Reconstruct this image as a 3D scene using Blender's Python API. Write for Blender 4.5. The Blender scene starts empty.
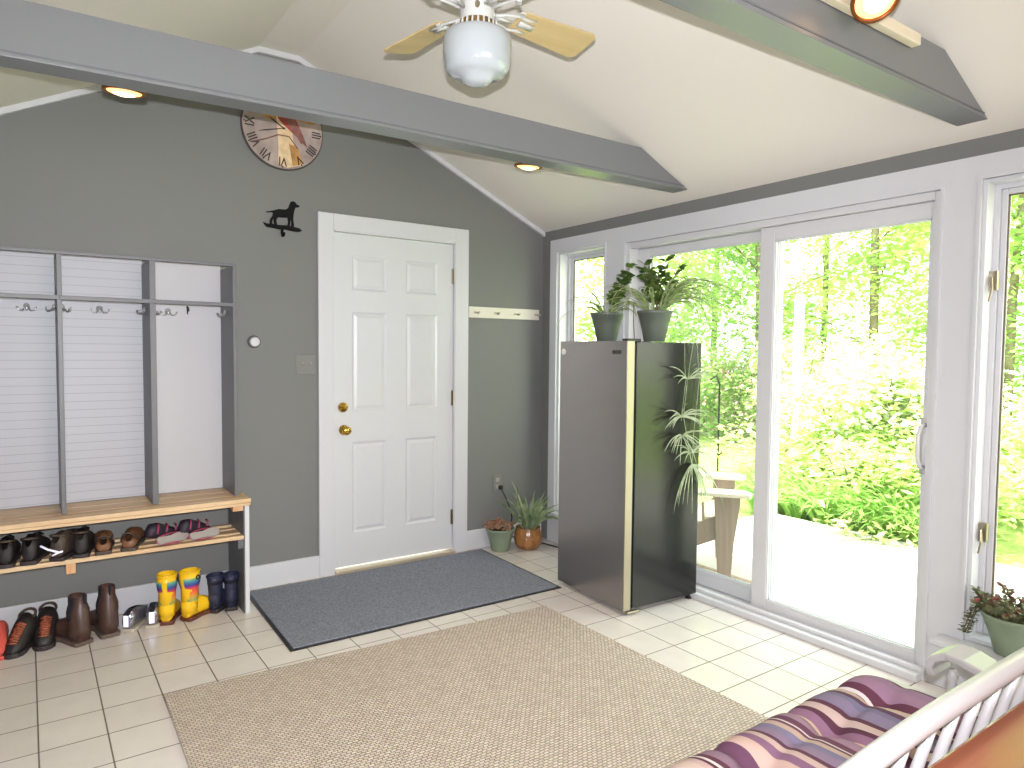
import bpy, math, random
from mathutils import Vector, Matrix
random.seed(7)
C = bpy.context.scene.collection
PI = math.pi
R = math.radians

# ------------------------------------------------------------------ helpers
class MB:
    """collects simple solids and builds ONE mesh object"""
    def __init__(s): s.v = []; s.f = []
    def add(s, vs, fs):
        n = len(s.v); s.v += [tuple(v) for v in vs]; s.f += [tuple(i+n for i in f) for f in fs]; return s
    def box(s, x0, x1, y0, y1, z0, z1):
        if x0 > x1: x0, x1 = x1, x0
        if y0 > y1: y0, y1 = y1, y0
        if z0 > z1: z0, z1 = z1, z0
        return s.add([(x0,y0,z0),(x1,y0,z0),(x1,y1,z0),(x0,y1,z0),(x0,y0,z1),(x1,y0,z1),(x1,y1,z1),(x0,y1,z1)],
                     [(0,3,2,1),(4,5,6,7),(0,1,5,4),(1,2,6,5),(2,3,7,6),(3,0,4,7)])
    def prism(s, pts, axis, a, b):
        """polygon of 2D points extruded along axis from a to b"""
        n = len(pts)
        def mk(p, t):
            return {'x': (t, p[0], p[1]), 'y': (p[0], t, p[1]), 'z': (p[0], p[1], t)}[axis]
        vs = [mk(p, a) for p in pts] + [mk(p, b) for p in pts]
        fs = [tuple(range(n)), tuple(range(2*n-1, n-1, -1))] + [(i, i+n, (i+1) % n+n, (i+1) % n) for i in range(n)]
        return s.add(vs, fs)
    def loft(s, rings, cap0=True, cap1=True):
        n = len(rings[0]); vs = [p for r in rings for p in r]; fs = []
        for k in range(len(rings)-1):
            for i in range(n):
                j = (i+1) % n
                fs.append((k*n+i, k*n+j, (k+1)*n+j, (k+1)*n+i))
        if cap0: fs.append(tuple(range(n-1, -1, -1)))
        if cap1: fs.append(tuple(range((len(rings)-1)*n, len(rings)*n)))
        return s.add(vs, fs)
    def lathe(s, prof, cx=0, cy=0, n=32, cap0=True, cap1=True, z0=0):
        rings = [[(cx+r*math.cos(2*PI*i/n), cy+r*math.sin(2*PI*i/n), z0+z) for i in range(n)] for r, z in prof]
        return s.loft(rings, cap0, cap1)
    def tube(s, pts, r, n=8, caps=True):
        pts = [Vector(p) for p in pts]; rings = []
        rs = r if isinstance(r, (list, tuple)) else [r]*len(pts)
        up = None
        for k, p in enumerate(pts):
            t = (pts[min(k+1, len(pts)-1)]-pts[max(k-1, 0)]).normalized()
            if up is None:
                up = Vector((0,0,1)) if abs(t.z) < .9 else Vector((1,0,0))
            a = t.cross(up)
            if a.length < 1e-6: a = t.orthogonal()
            a.normalize(); b = a.cross(t).normalized(); up = b
            rings.append([tuple(p+(a*math.cos(2*PI*i/n)+b*math.sin(2*PI*i/n))*rs[k]) for i in range(n)])
        return s.loft(rings, caps, caps)
    def grid(s, fn, nu, nv, closeu=False):
        vs = [fn(i/nu, j/nv) for j in range(nv+1) for i in range(nu+1)]
        fs = [(j*(nu+1)+i, j*(nu+1)+i+1, (j+1)*(nu+1)+i+1, (j+1)*(nu+1)+i) for j in range(nv) for i in range(nu)]
        return s.add(vs, fs)
    def xf(s, M):
        s.v = [tuple(M @ Vector(v)) for v in s.v]; return s
    def build(s, name, mat, parent=None, smooth=False, bevel=0, sub=0, solid=0):
        me = bpy.data.meshes.new(name); me.from_pydata(s.v, [], s.f); me.validate(); me.update()
        if mat: me.materials.append(mat)
        if smooth:
            for p in me.polygons: p.use_smooth = True
        o = bpy.data.objects.new(name, me); C.objects.link(o)
        if parent: o.parent = parent
        if solid:
            m = o.modifiers.new('s', 'SOLIDIFY'); m.thickness = solid; m.offset = -1
        if bevel:
            m = o.modifiers.new('b', 'BEVEL'); m.width = bevel; m.segments = 2; m.limit_method = 'ANGLE'; m.angle_limit = R(40)
        if sub:
            m = o.modifiers.new('u', 'SUBSURF'); m.levels = sub; m.render_levels = sub
        return o

def thing(name, label, cat, loc=(0,0,0), rz=0, group=None):
    o = bpy.data.objects.new(name, None); C.objects.link(o)
    o.empty_display_size = .1
    o.location = loc; o.rotation_euler = (0,0,rz); o['label'] = label; o['category'] = cat
    if group: o['group'] = group
    return o
def tag(o, label, cat, group=None, kind=None):
    o['label'] = label; o['category'] = cat
    if group: o['group'] = group
    if kind: o['kind'] = kind
    return o
def curve_to_mesh(name, cu):
    tmp = bpy.data.objects.new('tmp', cu); C.objects.link(tmp)
    dg = bpy.context.evaluated_depsgraph_get(); me = bpy.data.meshes.new_from_object(tmp.evaluated_get(dg)); me.name = name
    bpy.data.objects.remove(tmp, do_unlink=True)
    o = bpy.data.objects.new(name, me); C.objects.link(o); return o
def struct(o):
    o['kind'] = 'structure'; return o
def dup(root, loc, rz=None, label=None, group=None):
    r = root.copy(); C.objects.link(r); r.location = loc
    if rz is not None: r.rotation_euler = (0,0,rz)
    if label: r['label'] = label
    if group: r['group'] = group
    for ch in list(root.children):
        c = ch.copy(); C.objects.link(c); c.parent = r
        for g in list(ch.children):
            d = g.copy(); C.objects.link(d); d.parent = c
    return r

# ------------------------------------------------------------------ materials
def lin(c):
    return tuple(((x/255)/12.92 if x/255 <= .04045 else (((x/255)+.055)/1.055)**2.4) for x in c)
def mat(name, col, rough=.6, metal=0, spec=.5, noise=0, nscale=20, bump=0, bscale=200, coat=0, trans=0):
    m = bpy.data.materials.new(name); m.use_nodes = True; nt = m.node_tree; b = nt.nodes['Principled BSDF']
    c = lin(col)
    b.inputs['Base Color'].default_value = (*c, 1); b.inputs['Roughness'].default_value = rough
    b.inputs['Metallic'].default_value = metal; b.inputs['Specular IOR Level'].default_value = spec
    if coat: b.inputs['Coat Weight'].default_value = coat
    tc = nt.nodes.new('ShaderNodeTexCoord')
    if noise:
        n = nt.nodes.new('ShaderNodeTexNoise'); n.inputs['Scale'].default_value = nscale; n.inputs['Detail'].default_value = 4
        nt.links.new(tc.outputs['Object'], n.inputs['Vector'])
        r = nt.nodes.new('ShaderNodeValToRGB'); r.color_ramp.elements[0].position = .3; r.color_ramp.elements[1].position = .7
        r.color_ramp.elements[0].color = (*[max(0, x*(1-noise)) for x in c], 1)
        r.color_ramp.elements[1].color = (*[min(1, x*(1+noise)) for x in c], 1)
        nt.links.new(n.outputs['Fac'], r.inputs['Fac']); nt.links.new(r.outputs['Color'], b.inputs['Base Color'])
    if bump:
        n = nt.nodes.new('ShaderNodeTexNoise'); n.inputs['Scale'].default_value = bscale
        nt.links.new(tc.outputs['Object'], n.inputs['Vector'])
        bp = nt.nodes.new('ShaderNodeBump'); bp.inputs['Strength'].default_value = bump; bp.inputs['Distance'].default_value = .002
        nt.links.new(n.outputs['Fac'], bp.inputs['Height']); nt.links.new(bp.outputs['Normal'], b.inputs['Normal'])
    return m
def leafmat(name, c0, c1, nscale=3, trans=.45, rough=.5):
    m = bpy.data.materials.new(name); m.use_nodes = True; nt = m.node_tree; b = nt.nodes['Principled BSDF']
    out = nt.nodes['Material Output']
    b.inputs['Roughness'].default_value = rough
    tc = nt.nodes.new('ShaderNodeTexCoord'); n = nt.nodes.new('ShaderNodeTexNoise'); n.inputs['Scale'].default_value = nscale; n.inputs['Detail'].default_value = 5
    nt.links.new(tc.outputs['Object'], n.inputs['Vector'])
    r = nt.nodes.new('ShaderNodeValToRGB'); r.color_ramp.elements[0].position = .35; r.color_ramp.elements[1].position = .65
    r.color_ramp.elements[0].color = (*lin(c0), 1); r.color_ramp.elements[1].color = (*lin(c1), 1)
    nt.links.new(n.outputs['Fac'], r.inputs['Fac']); nt.links.new(r.outputs['Color'], b.inputs['Base Color'])
    t = nt.nodes.new('ShaderNodeBsdfTranslucent'); nt.links.new(r.outputs['Color'], t.inputs['Color'])
    mx = nt.nodes.new('ShaderNodeMixShader'); mx.inputs[0].default_value = trans
    nt.links.new(b.outputs[0], mx.inputs[1]); nt.links.new(t.outputs[0], mx.inputs[2]); nt.links.new(mx.outputs[0], out.inputs['Surface'])
    return m
def math_node(nt, op, a, b=None):
    n = nt.nodes.new('ShaderNodeMath'); n.operation = op
    for i, x in enumerate((a, b)):
        if x is None: continue
        if isinstance(x, (int, float)): n.inputs[i].default_value = x
        else: nt.links.new(x, n.inputs[i])
    return n.outputs[0]
def woodmat(name, c0, c1, axis='X', scale=6, rough=.5, coat=0):
    m = bpy.data.materials.new(name); m.use_nodes = True; nt = m.node_tree; b = nt.nodes['Principled BSDF']
    b.inputs['Roughness'].default_value = rough; b.inputs['Coat Weight'].default_value = coat
    tc = nt.nodes.new('ShaderNodeTexCoord'); mp = nt.nodes.new('ShaderNodeMapping')
    s = [scale*4]*3; s['XYZ'.index(axis)] = scale*.25; mp.inputs['Scale'].default_value = s
    n = nt.nodes.new('ShaderNodeTexNoise'); n.inputs['Scale'].default_value = 1.2; n.inputs['Detail'].default_value = 6; n.inputs['Distortion'].default_value = .6
    nt.links.new(tc.outputs['Object'], mp.inputs['Vector']); nt.links.new(mp.outputs[0], n.inputs['Vector'])
    r = nt.nodes.new('ShaderNodeValToRGB'); r.color_ramp.elements[0].position = .33; r.color_ramp.elements[1].position = .62
    r.color_ramp.elements[0].color = (*lin(c0), 1); r.color_ramp.elements[1].color = (*lin(c1), 1)
    nt.links.new(n.outputs['Fac'], r.inputs['Fac']); nt.links.new(r.outputs['Color'], b.inputs['Base Color'])
    return m
def emis(name, col, st):
    m = bpy.data.materials.new(name); m.use_nodes = True; b = m.node_tree.nodes['Principled BSDF']
    b.inputs['Base Color'].default_value = (*lin(col), 1); b.inputs['Emission Color'].default_value = (*lin(col), 1); b.inputs['Emission Strength'].default_value = st
    return m

M_wall = mat('wall_paint', (112,113,112), .6, bump=.12, bscale=60)
M_white = mat('white_trim_paint', (198,199,204), .35)
M_door = mat('white_door_paint', (199,201,205), .32)
M_ceil = mat('ceiling_paint', (218,213,205), .8, bump=.1, bscale=40)
M_beam = mat('beam_paint', (110,112,115), .33)
M_vinyl = mat('white_vinyl', (200,200,203), .3)
M_lock = mat('locker_grey_paint', (96,97,102), .45)
M_pine = woodmat('pine', (186,150,112), (210,184,148), 'X', 5, .45)
M_pine_y = woodmat('pine_block', (190,138,96), (212,170,128), 'Z', 5, .5)
M_brass = mat('brass', (214,170,80), .18, 1)
M_chrome = mat('chrome', (215,215,218), .38, .9)
M_nickel = mat('satin_nickel', (170,160,140), .3, 1)
M_black = mat('black_plastic', (22,22,24), .4)
M_blackm = mat('black_iron', (16,16,17), .8, spec=.2)
M_grout = None

# glass that lets light and shadow rays through
def glassmat(name, tint=(1,1,1), refl=.08, haze=0):
    m = bpy.data.materials.new(name); m.use_nodes = True; nt = m.node_tree
    for n in list(nt.nodes):
        if n.type != 'OUTPUT_MATERIAL': nt.nodes.remove(n)
    out = nt.nodes['Material Output']
    t = nt.nodes.new('ShaderNodeBsdfTransparent'); t.inputs['Color'].default_value = (*tint, 1)
    g = nt.nodes.new('ShaderNodeBsdfGlossy'); g.inputs['Roughness'].default_value = .01
    lw = nt.nodes.new('ShaderNodeLayerWeight'); lw.inputs['Blend'].default_value = .5
    fac = math_node(nt, 'ADD', math_node(nt, 'MULTIPLY', math_node(nt, 'POWER', lw.outputs['Facing'], 4.0), .6), .03)
    mx = nt.nodes.new('ShaderNodeMixShader')
    nt.links.new(fac, mx.inputs[0]); nt.links.new(t.outputs[0], mx.inputs[1]); nt.links.new(g.outputs[0], mx.inputs[2])
    last = mx.outputs[0]
    if haze:
        d = nt.nodes.new('ShaderNodeBsdfTranslucent'); d.inputs['Color'].default_value = (.95,1,.95,1)
        m2 = nt.nodes.new('ShaderNodeMixShader'); m2.inputs[0].default_value = haze
        nt.links.new(last, m2.inputs[1]); nt.links.new(d.outputs[0], m2.inputs[2]); last = m2.outputs[0]
    nt.links.new(last, out.inputs['Surface'])
    return m
M_glass = glassmat('clear_glass', (.97,.98,.97))
M_glassb = glassmat('double_glass', (.86,.88,.86), haze=.012)

# floor tile
def tilemat():
    m = bpy.data.materials.new('floor_tile'); m.use_nodes = True; nt = m.node_tree; b = nt.nodes['Principled BSDF']
    g = nt.nodes.new('ShaderNodeNewGeometry'); sp = nt.nodes.new('ShaderNodeSeparateXYZ'); nt.links.new(g.outputs['Position'], sp.inputs[0])
    S = .2031
    def line(o, off):
        a = math_node(nt, 'SUBTRACT', o, off); a = math_node(nt, 'DIVIDE', a, S)
        a = math_node(nt, 'ADD', a, 200.5); a = math_node(nt, 'FRACT', a); a = math_node(nt, 'SUBTRACT', a, .5); a = math_node(nt, 'ABSOLUTE', a)
        return a
    lx = line(sp.outputs[0], -.8311); ly = line(sp.outputs[1], -1.0429)
    d = math_node(nt, 'MINIMUM', lx, ly)
    mr = nt.nodes.new('ShaderNodeMapRange'); mr.inputs['From Min'].default_value = .009; mr.inputs['From Max'].default_value = .016
    nt.links.new(d, mr.inputs['Value'])
    # per tile tint
    fx = math_node(nt, 'FLOOR', math_node(nt, 'DIVIDE', math_node(nt, 'SUBTRACT', sp.outputs[0], -.8311), S))
    fy = math_node(nt, 'FLOOR', math_node(nt, 'DIVIDE', math_node(nt, 'SUBTRACT', sp.outputs[1], -1.0429), S))
    cb = nt.nodes.new('ShaderNodeCombineXYZ'); nt.links.new(fx, cb.inputs[0]); nt.links.new(fy, cb.inputs[1])
    wn = nt.nodes.new('ShaderNodeTexWhiteNoise'); nt.links.new(cb.outputs[0], wn.inputs['Vector'])
    no = nt.nodes.new('ShaderNodeTexNoise'); no.inputs['Scale'].default_value = 9; nt.links.new(g.outputs['Position'], no.inputs['Vector'])
    k = math_node(nt, 'ADD', math_node(nt, 'MULTIPLY', wn.outputs['Value'], .35), math_node(nt, 'MULTIPLY', no.outputs['Fac'], .6))
    r = nt.nodes.new('ShaderNodeValToRGB'); r.color_ramp.elements[0].color = (*lin((203,197,192)), 1); r.color_ramp.elements[1].color = (*lin((222,217,212)), 1)
    nt.links.new(k, r.inputs['Fac'])
    mix = nt.nodes.new('ShaderNodeMixRGB'); mix.inputs[1].default_value = (*lin((112,104,92)), 1)
    nt.links.new(mr.outputs[0], mix.inputs[0]); nt.links.new(r.outputs['Color'], mix.inputs[2]); nt.links.new(mix.outputs[0], b.inputs['Base Color'])
    rr = nt.nodes.new('ShaderNodeMapRange'); rr.inputs['To Min'].default_value = .8; rr.inputs['To Max'].default_value = .22
    nt.links.new(mr.outputs[0], rr.inputs['Value']); nt.links.new(rr.outputs[0], b.inputs['Roughness'])
    bp = nt.nodes.new('ShaderNodeBump'); bp.inputs['Strength'].default_value = .5; bp.inputs['Distance'].default_value = .003
    nt.links.new(mr.outputs[0], bp.inputs['Height']); nt.links.new(bp.outputs[0], b.inputs['Normal'])
    return m
M_tile = tilemat()

def rugmat():
    m = bpy.data.materials.new('woven_rug'); m.use_nodes = True; nt = m.node_tree; b = nt.nodes['Principled BSDF']
    b.inputs['Roughness'].default_value = .95; b.inputs['Specular IOR Level'].default_value = .1
    tc = nt.nodes.new('ShaderNodeTexCoord'); mp = nt.nodes.new('ShaderNodeMapping'); mp.inputs['Rotation'].default_value = (0,0,R(0))
    no0 = nt.nodes.new('ShaderNodeTexNoise'); no0.inputs['Scale'].default_value = 30
    nt.links.new(tc.outputs['Object'], mp.inputs[0]); nt.links.new(tc.outputs['Object'], no0.inputs['Vector'])
    br = nt.nodes.new('ShaderNodeTexBrick'); br.inputs['Scale'].default_value = 1; br.offset = .5
    br.inputs['Brick Width'].default_value = .021; br.inputs['Row Height'].default_value = .0125; br.inputs['Mortar Size'].default_value = .0022; br.inputs['Mortar Smooth'].default_value = .9
    br.inputs['Color1'].default_value = (*lin((206,192,178)), 1); br.inputs['Color2'].default_value = (*lin((188,173,158)), 1); br.inputs['Mortar'].default_value = (*lin((130,112,98)), 1)
    vm = nt.nodes.new('ShaderNodeVectorMath'); vm.operation = 'MULTIPLY_ADD'
    nt.links.new(no0.outputs['Color'], vm.inputs[0]); vm.inputs[1].default_value = (.006,.006,0); nt.links.new(mp.outputs[0], vm.inputs[2])
    nt.links.new(vm.outputs[0], br.inputs['Vector'])
    no = nt.nodes.new('ShaderNodeTexNoise'); no.inputs['Scale'].default_value = 260; nt.links.new(tc.outputs['Object'], no.inputs['Vector'])
    mx = nt.nodes.new('ShaderNodeMixRGB'); mx.blend_type = 'OVERLAY'; mx.inputs[0].default_value = .35
    nt.links.new(br.outputs['Color'], mx.inputs[1]); nt.links.new(no.outputs['Color'], mx.inputs[2])
    hs = nt.nodes.new('ShaderNodeHueSaturation'); hs.inputs['Saturation'].default_value = .85; nt.links.new(mx.outputs[0], hs.inputs['Color'])
    nt.links.new(hs.outputs[0], b.inputs['Base Color'])
    bp = nt.nodes.new('ShaderNodeBump'); bp.inputs['Strength'].default_value = .8; bp.inputs['Distance'].default_value = .004; bp.invert = True
    nt.links.new(br.outputs['Fac'], bp.inputs['Height']); nt.links.new(bp.outputs[0], b.inputs['Normal'])
    return m
M_rug = rugmat()

def ramp_axis(name, axis, stops, rough=.8, lo=0, hi=1, interp='LINEAR', noise=0):
    """colour stops along an object axis"""
    m = bpy.data.materials.new(name); m.use_nodes = True; nt = m.node_tree; b = nt.nodes['Principled BSDF']; b.inputs['Roughness'].default_value = rough
    tc = nt.nodes.new('ShaderNodeTexCoord'); sp = nt.nodes.new('ShaderNodeSeparateXYZ'); nt.links.new(tc.outputs['Object'], sp.inputs[0])
    mr = nt.nodes.new('ShaderNodeMapRange'); mr.inputs['From Min'].default_value = lo; mr.inputs['From Max'].default_value = hi
    nt.links.new(sp.outputs['XYZ'.index(axis)], mr.inputs['Value'])
    r = nt.nodes.new('ShaderNodeValToRGB'); r.color_ramp.interpolation = interp
    while len(r.color_ramp.elements) < len(stops): r.color_ramp.elements.new(.5)
    for e, (p, c) in zip(r.color_ramp.elements, stops): e.position = p; e.color = (*lin(c), 1)
    nt.links.new(mr.outputs[0], r.inputs[0]); nt.links.new(r.outputs[0], b.inputs['Base Color'])
    return m, nt, mr

# ------------------------------------------------------------------ room shell
XL, YB, ZL = -3.76, -6.4, 2.15          # left wall, rear wall
ZW = 2.214                    # wall height at the right wall
RX0, RX1, ZR = -1.99, -1.77, 3.02
SL = (ZR-ZW)/(-RX1)           # roof slope
def ceil_z(x):
    if x > RX1: return ZW - SL*x
    if x < RX0: return ZL + (ZR-ZL)*(x-XL)/(RX0-XL)
    return ZR
struct(MB().box(XL-.15, .14, YB-.15, .15, -.12, 0).build('floor', M_tile))
T = .12
prof = [(XL-.2, ceil_z(XL)-SL*.2*0), (RX0, ZR), (RX1, ZR), (.16, ZW-SL*.16)]
prof = [(XL-.2, ZL-.1), (RX0, ZR), (RX1, ZR), (.2, ZW-SL*.2), (.2, ZW-SL*.2+T), (RX1, ZR+T), (RX0, ZR+T), (XL-.2, ZL-.1+T)]
struct(MB().prism(prof, 'y', YB-.15, .15).build('ceiling', M_ceil))
# back wall with the door opening
DX0, DX1, DZ = -1.572, -.738, 2.068
w = MB()
w.prism([(XL-.15,0),(DX0,0),(DX0,DZ),(DX0, ceil_z(-1.77)+.0),(RX1,ZR+.01),(RX0,ZR+.01),(XL-.15,ZW-.06)], 'y', 0, .15)
w2 = [(DX0,DZ),(DX1,DZ),(DX1,0),(.14,0),(.14,ZW-.05),(DX0, ceil_z(DX0)+.01)]
w.v = []; w.f = []
w.prism([(XL-.15,0),(DX0,0),(DX0,ceil_z(DX0)+.02),(RX1,ZR+.02),(RX0,ZR+.02),(XL-.15,ZL-.05)], 'y', 0, .15)
w.prism([(DX0,DZ),(DX1,DZ),(DX1,ceil_z(DX1)+.02),(DX0,ceil_z(DX0)+.02)], 'y', 0, .15)
w.prism([(DX1,0),(.14,0),(.14,ZW-.04),(DX1,ceil_z(DX1)+.02)], 'y', 0, .15)
struct(w.build('wall_back', M_wall))
struct(MB().prism([(XL-.15,0),(.14,0),(.14,ZW-.04),(RX1,ZR+.02),(RX0,ZR+.02),(XL-.15,ZL-.05)], 'y', YB-.15, YB).build('wall_rear', M_wall))
struct(MB().box(XL-.15, XL, YB, 0, 0, ZL+.0).build('wall_left', M_wall))
# right wall: openings window_1, slider, window_2 , all white boarded below z 2.14
W1 = (-.668, -.182, .22, 2.052)
SD = (-2.671, -.854, .0, 2.036)
W2 = (-3.75, -2.818, .215, 2.048)
WT = .13
w = MB()
w.box(0, WT, YB, -.1, 2.142, ZW+.0)
w.box(0, WT, -.1, 0, 0, ZW)
w.box(0, WT, YB, -3.85, 0, 2.142)
struct(w.build('wall_right', M_wall))
w = MB()
ys = [-3.85, W2[0], W2[1], SD[0], SD[1], W1[0], W1[1], -.1]
e = -.012
w.box(e, WT, -3.85, -.1, 2.05, 2.142)
w.box(e, WT, SD[0], SD[1], 2.036, 2.05)
w.box(e, WT, -3.85, W2[0], 0, 2.05)
w.box(e, WT, W2[1], SD[0], 0, 2.05)
w.box(e, WT, SD[1], W1[0], 0, 2.05)
w.box(e, WT, W1[1], -.1, 0, 2.05)
w.box(e, WT, W2[0], W2[1], 0, W2[2])
w.box(e, WT, W1[0], W1[1], 0, W1[2])
struct(w.build('trim_1', M_white))
# casing lip lines
w = MB()
for (a, b, z0, z1) in (W1, W2):
    w.box(-.02, e+.001, a-.012, a, z0, z1); w.box(-.02, e+.001, b, b+.012, z0, z1); w.box(-.02, e+.001, a-.012, b+.012, z1, z1+.012)
w.box(-.02, e+.001, SD[0]-.01, SD[1]+.01, SD[3], SD[3]+.008); w.box(-.02, e+.001, SD[1], SD[1]+.01, 0, SD[3]); w.box(-.02, e+.001, SD[0]-.01, SD[0], 0, SD[3])
struct(w.build('trim_2', M_white))
# stools (sills)
struct(MB().box(-.055, .09, W1[0]-.03, W1[1]+.03, .205, .225).build('trim_3', M_white, bevel=.004))
struct(MB().box(-.11, .09, W2[0]-.03, W2[1]+.085, .2, .222).build('trim_4', M_white, bevel=.004))
# crown strips where the back wall meets the ceiling
w = MB(); th = .028
for (xa, xb) in ((XL, RX0), (RX0, RX1), (RX1, 0)):
    za, zb = (ZL if xa == XL else ZR), (ZW if xb == 0 else ZR)
    w.prism([(xa, za-th*1.1), (xb, zb-th*1.1), (xb, zb-.001), (xa, za-.001)], 'y', -.022, 0)
struct(w.build('trim_5', M_white))
# baseboards
BH = .132
struct(MB().box(XL, DX0-.09, -.016, 0, 0, BH).build('baseboard_back', M_white, bevel=.003))
struct(MB().box(DX1+.1, 0, -.016, 0, 0, BH).build('baseboard_corner', M_white, bevel=.003))
struct(MB().box(XL, XL+.016, YB, 0, 0, BH).build('baseboard_left', M_white, bevel=.003))
# door casing
w = MB()
w.box(DX0-.092, DX0, -.02, .0, 0, DZ+.095); w.box(DX1, DX1+.1, -.02, 0, 0, DZ+.095); w.box(DX0, DX1, -.02, 0, DZ, DZ+.095)
struct(w.build('trim_6', M_white, bevel=.003))
w = MB(); w.box(DX0, DX0+.006, -.015, .14, 0, DZ).box(DX1-.006, DX1, -.015, .14, 0, DZ).box(DX0, DX1, -.015, .14, DZ-.006, DZ)
struct(w.build('trim_7', M_white))

# entry door
d = thing('door_1', 'white six-panel entry door with brass knob and deadbolt', 'door'); d['kind'] = 'structure'
sx0, sx1, sz0, sz1 = -1.5635, -.7455, .032, 2.058
rects = []
for (xa, xb) in ((-1.45, -1.222), (-1.09, -.862)):
    rects += [(xa, xb, .235, .795), (xa, xb, .985, 1.59), (xa, xb, 1.72, 1.93)]
slab = MB().box(sx0, sx1, .012, .05, sz0, sz1)
# raised field: stiles and rails in front, panels recessed then raised
xs = sorted({sx0, sx1, *[r[0] for r in rects], *[r[1] for r in rects]}); zs = sorted({sz0, sz1, *[r[2] for r in rects], *[r[3] for r in rects]})
for i in range(len(xs)-1):
    for j in range(len(zs)-1):
        cx, cz = (xs[i]+xs[i+1])/2, (zs[j]+zs[j+1])/2
        if any(a < cx < b and c < cz < dd for a, b, c, dd in rects): continue
        slab.box(xs[i], xs[i+1], .004, .0125, zs[j], zs[j+1])
slab.build('slab', M_door, d)
for (a, b, c, e2) in rects:
    p = MB(); m1, m2 = .012, .034
    def rr(i, y): return [(a+i, y, c+i), (b-i, y, c+i), (b-i, y, e2-i), (a+i, y, e2-i)]
    p.loft([rr(0, .004), rr(m1, .0115), rr(m1+.004, .0115), rr(m2, .0055)], False, True)
    p.build('panel', M_door, d)
kb = MB(); kx, kz = -1.503, .874
def lathe_y(prof, x, z, n=24):
    m = MB(); m.loft([[(x+r*math.cos(2*PI*i/n), y, z+r*math.sin(2*PI*i/n)) for i in range(n)] for r, y in prof]); return m
kb = lathe_y([(.031,.004),(.031,-.004),(.012,-.009),(.011,-.025),(.022,-.032),(.027,-.042),(.026,-.054),(.018,-.06),(.002,-.061)], kx, kz).build('door_knob', M_brass, d, smooth=True)
tag_d = lathe_y([(.03,.004),(.03,-.006),(.024,-.014),(.01,-.016),(.004,-.03),(.002,-.031)], -1.509, 1.012).build('deadbolt', M_brass, d, smooth=True)
for z in (1.85, 1.045, .245):
    w = MB().box(sx1-.012, sx1+.004, -.0005, .006, z-.05, z+.05); w.tube([(sx1+.004, -.006, z-.052), (sx1+.004, -.006, z+.052)], .006)
    w.build('hinge', M_nickel, d)
struct(MB().box(DX0+.004, DX1-.004, -.045, .05, 0, .022).build('trim_8', mat('threshold_metal', (190,178,155), .35, .4), bevel=.004))

# narrow window 1 and casement window 2
def casement(name, label, w_, x_in=.05, stile=.055, latches=()):
    y0, y1, z0, z1 = w_
    t = thing(name, label, 'window'); t['kind'] = 'structure'
    j = MB(); jt = .014
    j.box(0, .125, y1-jt, y1-.0005, z0, z1).box(0, .125, y0+.0005, y0+jt, z0, z1).box(0, .125, y0+jt, y1-jt, z1-jt, z1-.0005).box(0, .125, y0+jt, y1-jt, z0+.0085, z0+jt+.008)
    # stepped stops
    j.box(.07, .125, y1-jt-.018, y1-jt, z0+.03, z1-jt-.018).box(.07, .125, y0+jt, y0+jt+.018, z0+.03, z1-jt-.018).box(.07, .125, y0+jt, y1-jt, z1-jt-.018, z1-jt)
    j.build('window_jamb', M_white, t)
    f = MB(); a, b, c, d2 = y0+jt+.018, y1-jt-.018, z0+.024, z1-jt-.018; s = .022
    f.box(.085, .12, a, a+s, c, d2).box(.085, .12, b-s, b, c, d2).box(.085, .12, a+s, b-s, d2-s, d2).box(.085, .12, a+s, b-s, c, c+s)
    f.build('window_sash', M_white, t, bevel=.003)
    g = MB(); k = .005
    g.box(.09, .1, a+s-.001, a+s+k, c+s, d2-s).box(.09, .1, b-s-k, b-s+.001, c+s, d2-s).box(.09, .1, a+s, b-s, d2-s-k, d2-s)
    g.build('glazing_gasket', mat('gasket_brown', (96,86,66), .6), t)
    MB().box(.102, .106, a+s, b-s, c+s, d2-s).build('window_pane', M_glass, t)
    for z in latches:
        l = MB().box(.045, .068, y1-jt-.03, y1-jt+.001, z-.04, z+.035)
        l.tube([(.035, y1-jt-.012, z+.01), (.028, y1-jt-.018, z-.04), (.02, y1-jt-.012, z-.085)], [.006,.005,.004])
        l.build('window_latch', M_nickel, t, bevel=.002)
    return t
casement('window_1', 'narrow tall white window in the corner behind the fridge', W1)
casement('window_2', 'white casement window with brass latches at the right edge', W2, latches=(1.66, .66))

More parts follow.
